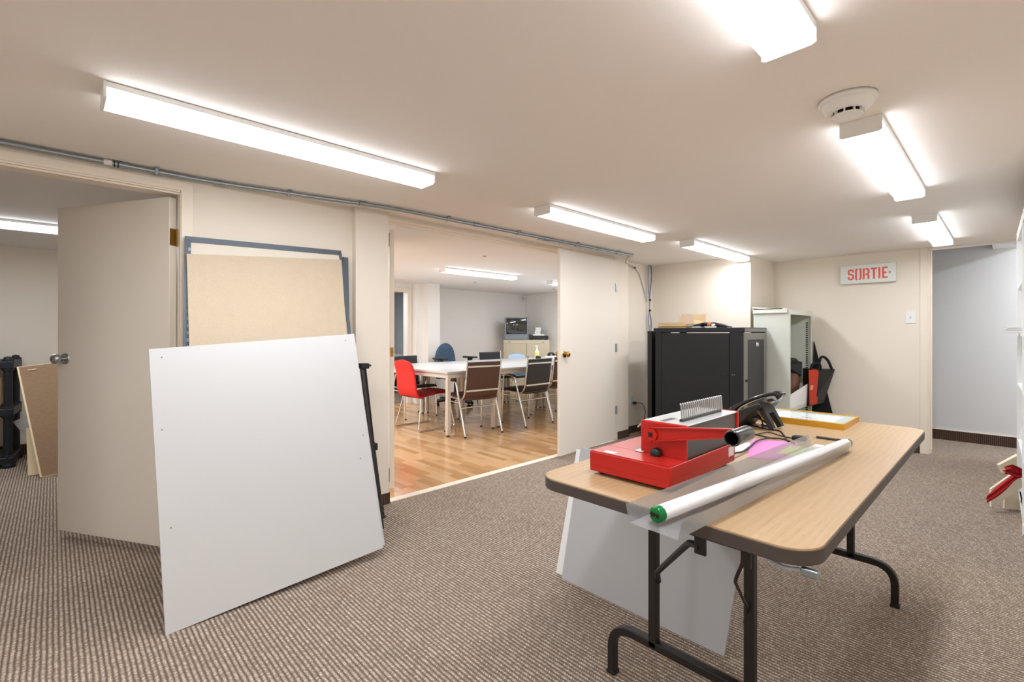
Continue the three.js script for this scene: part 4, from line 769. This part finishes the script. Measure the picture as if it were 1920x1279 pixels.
// ---------------------------------------------------------------- white bookcase at the right edge
{
  const o = thing('bookcase', 'tall white bookcase seen edge on at the right of the photo', 'bookcase', [4.95, 0, .03], .0212);
  const Wd = 1.62, Dp = .3, HT = 1.88, t = .018;
  for (const x of [-t, -.82, -Wd]) obj('side', box(x, x + t, 0, HT, 0, Dp), mat.white, o);
  obj('top', box(-Wd, 0, HT - .0, HT + t, 0, Dp), mat.white, o); obj('back', box(-Wd, 0, 0, HT, Dp, Dp + .006), mat.white, o); obj('plinth', box(-Wd, 0, 0, .07, .012, .02), mat.white, o);
  obj('header_rail', box(-Wd, 0, HT - .035, HT, .001, .018), M(0xe6e1d2, .5), o);
  for (const y of [.07, .44, .84, 1.19, 1.52]) for (const [a, b] of [[-.82 + t, -t], [-Wd + t, -.82]]) obj('shelf', box(a, b, y - t, y, .004, Dp), mat.white, o);
  for (let k = 0; k < 3; k++) tag(obj('white_binder', box(-.24, .02, 0, .014, -.15, .15, .003).translate(4.78 + k * .006, 1.191 + k * .0155, .118 + k * .006), k === 1 ? M(0xdfe0e0, .5) : mat.paper), ['lowest', 'middle', 'topmost'][k] + ' of three flat white binders jutting over the bookcase shelf', 'binder', 'flat white binders on the bookcase');
  tag(obj('card_sheets', box(4.5, 4.85, .842, .852, .06, .25).rotateY(.0), mat.paper), 'white card sheets on the lower shelf of the bookcase', 'card');
}
tag(obj('cream_folder', panel([[4.848, .255, -.055], [4.875, .195, -.035], [4.965, .223, .05], [4.955, .326, .04]], .02), mat.creamCard), 'cream cardboard folder poking out low from the bookcase, upper one', 'folder');
tag(obj('cream_tray', panel([[4.53, .027, -.089], [4.687, .165, .062], [4.66, .275, .035], [4.527, .148, -.091]], .012), mat.creamCard), 'long cream cardboard tray sticking out under the red cloth', 'tray');
tag(obj('cream_folder', panel([[4.62, .01, -.03], [4.685, .003, .045], [4.677, .15, .035], [4.625, .10, -.025]], .012), mat.creamCard), 'cream folder standing on the carpet below the red cloth', 'folder');
function fold(path, w, side, phase, amp) {      // a strip of cloth with lengthwise folds and real thickness
  const c = new THREE.CatmullRomCurve3(path.map(p => v3(...p))), S = v3(...side).normalize(), n = 26, m = 18, pos = [], idx = [];
  for (const lay of [0, 1]) for (let i = 0; i <= n; i++) for (let j = 0; j <= m; j++) {
    const t = i / n, q = j / m * 2 - 1, p = c.getPointAt(t), T = c.getTangentAt(t), U = S.clone().cross(T).normalize(), ww = w * (.55 + .45 * Math.sin(Math.PI * Math.min(1, t * 1.1 + .12)));
    const h = amp * (Math.sin(q * 6 + phase + t * 3) + .5 * Math.sin(q * 11 - t * 7 + phase)) - (lay ? .004 : 0);
    p.addScaledVector(S, q * ww).addScaledVector(U, h); pos.push(p.x, p.y, p.z);
  }
  const N = (n + 1) * (m + 1), at = (l, i, j) => l * N + i * (m + 1) + j;
  for (let i = 0; i < n; i++) for (let j = 0; j < m; j++) { idx.push(at(0, i, j), at(0, i + 1, j), at(0, i, j + 1), at(0, i, j + 1), at(0, i + 1, j), at(0, i + 1, j + 1)); idx.push(at(1, i, j), at(1, i, j + 1), at(1, i + 1, j), at(1, i, j + 1), at(1, i + 1, j + 1), at(1, i + 1, j)); }
  for (let i = 0; i < n; i++) for (const j of [0, m]) idx.push(at(0, i, j), at(1, i, j), at(0, i + 1, j), at(1, i, j), at(1, i + 1, j), at(0, i + 1, j));
  for (let j = 0; j < m; j++) for (const i of [0, n]) idx.push(at(0, i, j), at(0, i, j + 1), at(1, i, j), at(1, i, j), at(0, i, j + 1), at(1, i, j + 1));
  const g = new THREE.BufferGeometry(); g.setAttribute('position', new THREE.Float32BufferAttribute(pos, 3)); g.setIndex(idx); g.computeVertexNormals(); return g;
}
tag(obj('red_cloth', [fold([[4.395, .105, -.108], [4.44, .15, -.066], [4.49, .205, -.018], [4.53, .25, .02], [4.58, .28, .08]], .03, [.35, .9, -.1], 0, .006), fold([[4.47, .295, -.028], [4.50, .30, -.005], [4.54, .28, .03], [4.6, .28, .1]], .032, [.3, .9, .1], 2, .008), fold([[4.50, .325, .0], [4.54, .30, .03], [4.6, .26, .09]], .018, [.2, .9, .3], 4, .006)], mat.redCloth), 'crumpled red cloth draped over the cream tray by the bookcase', 'cloth');

scene.traverse(o => { if (o.isMesh) { o.castShadow = true; o.receiveShadow = true; } });
renderer.render(scene, camera);
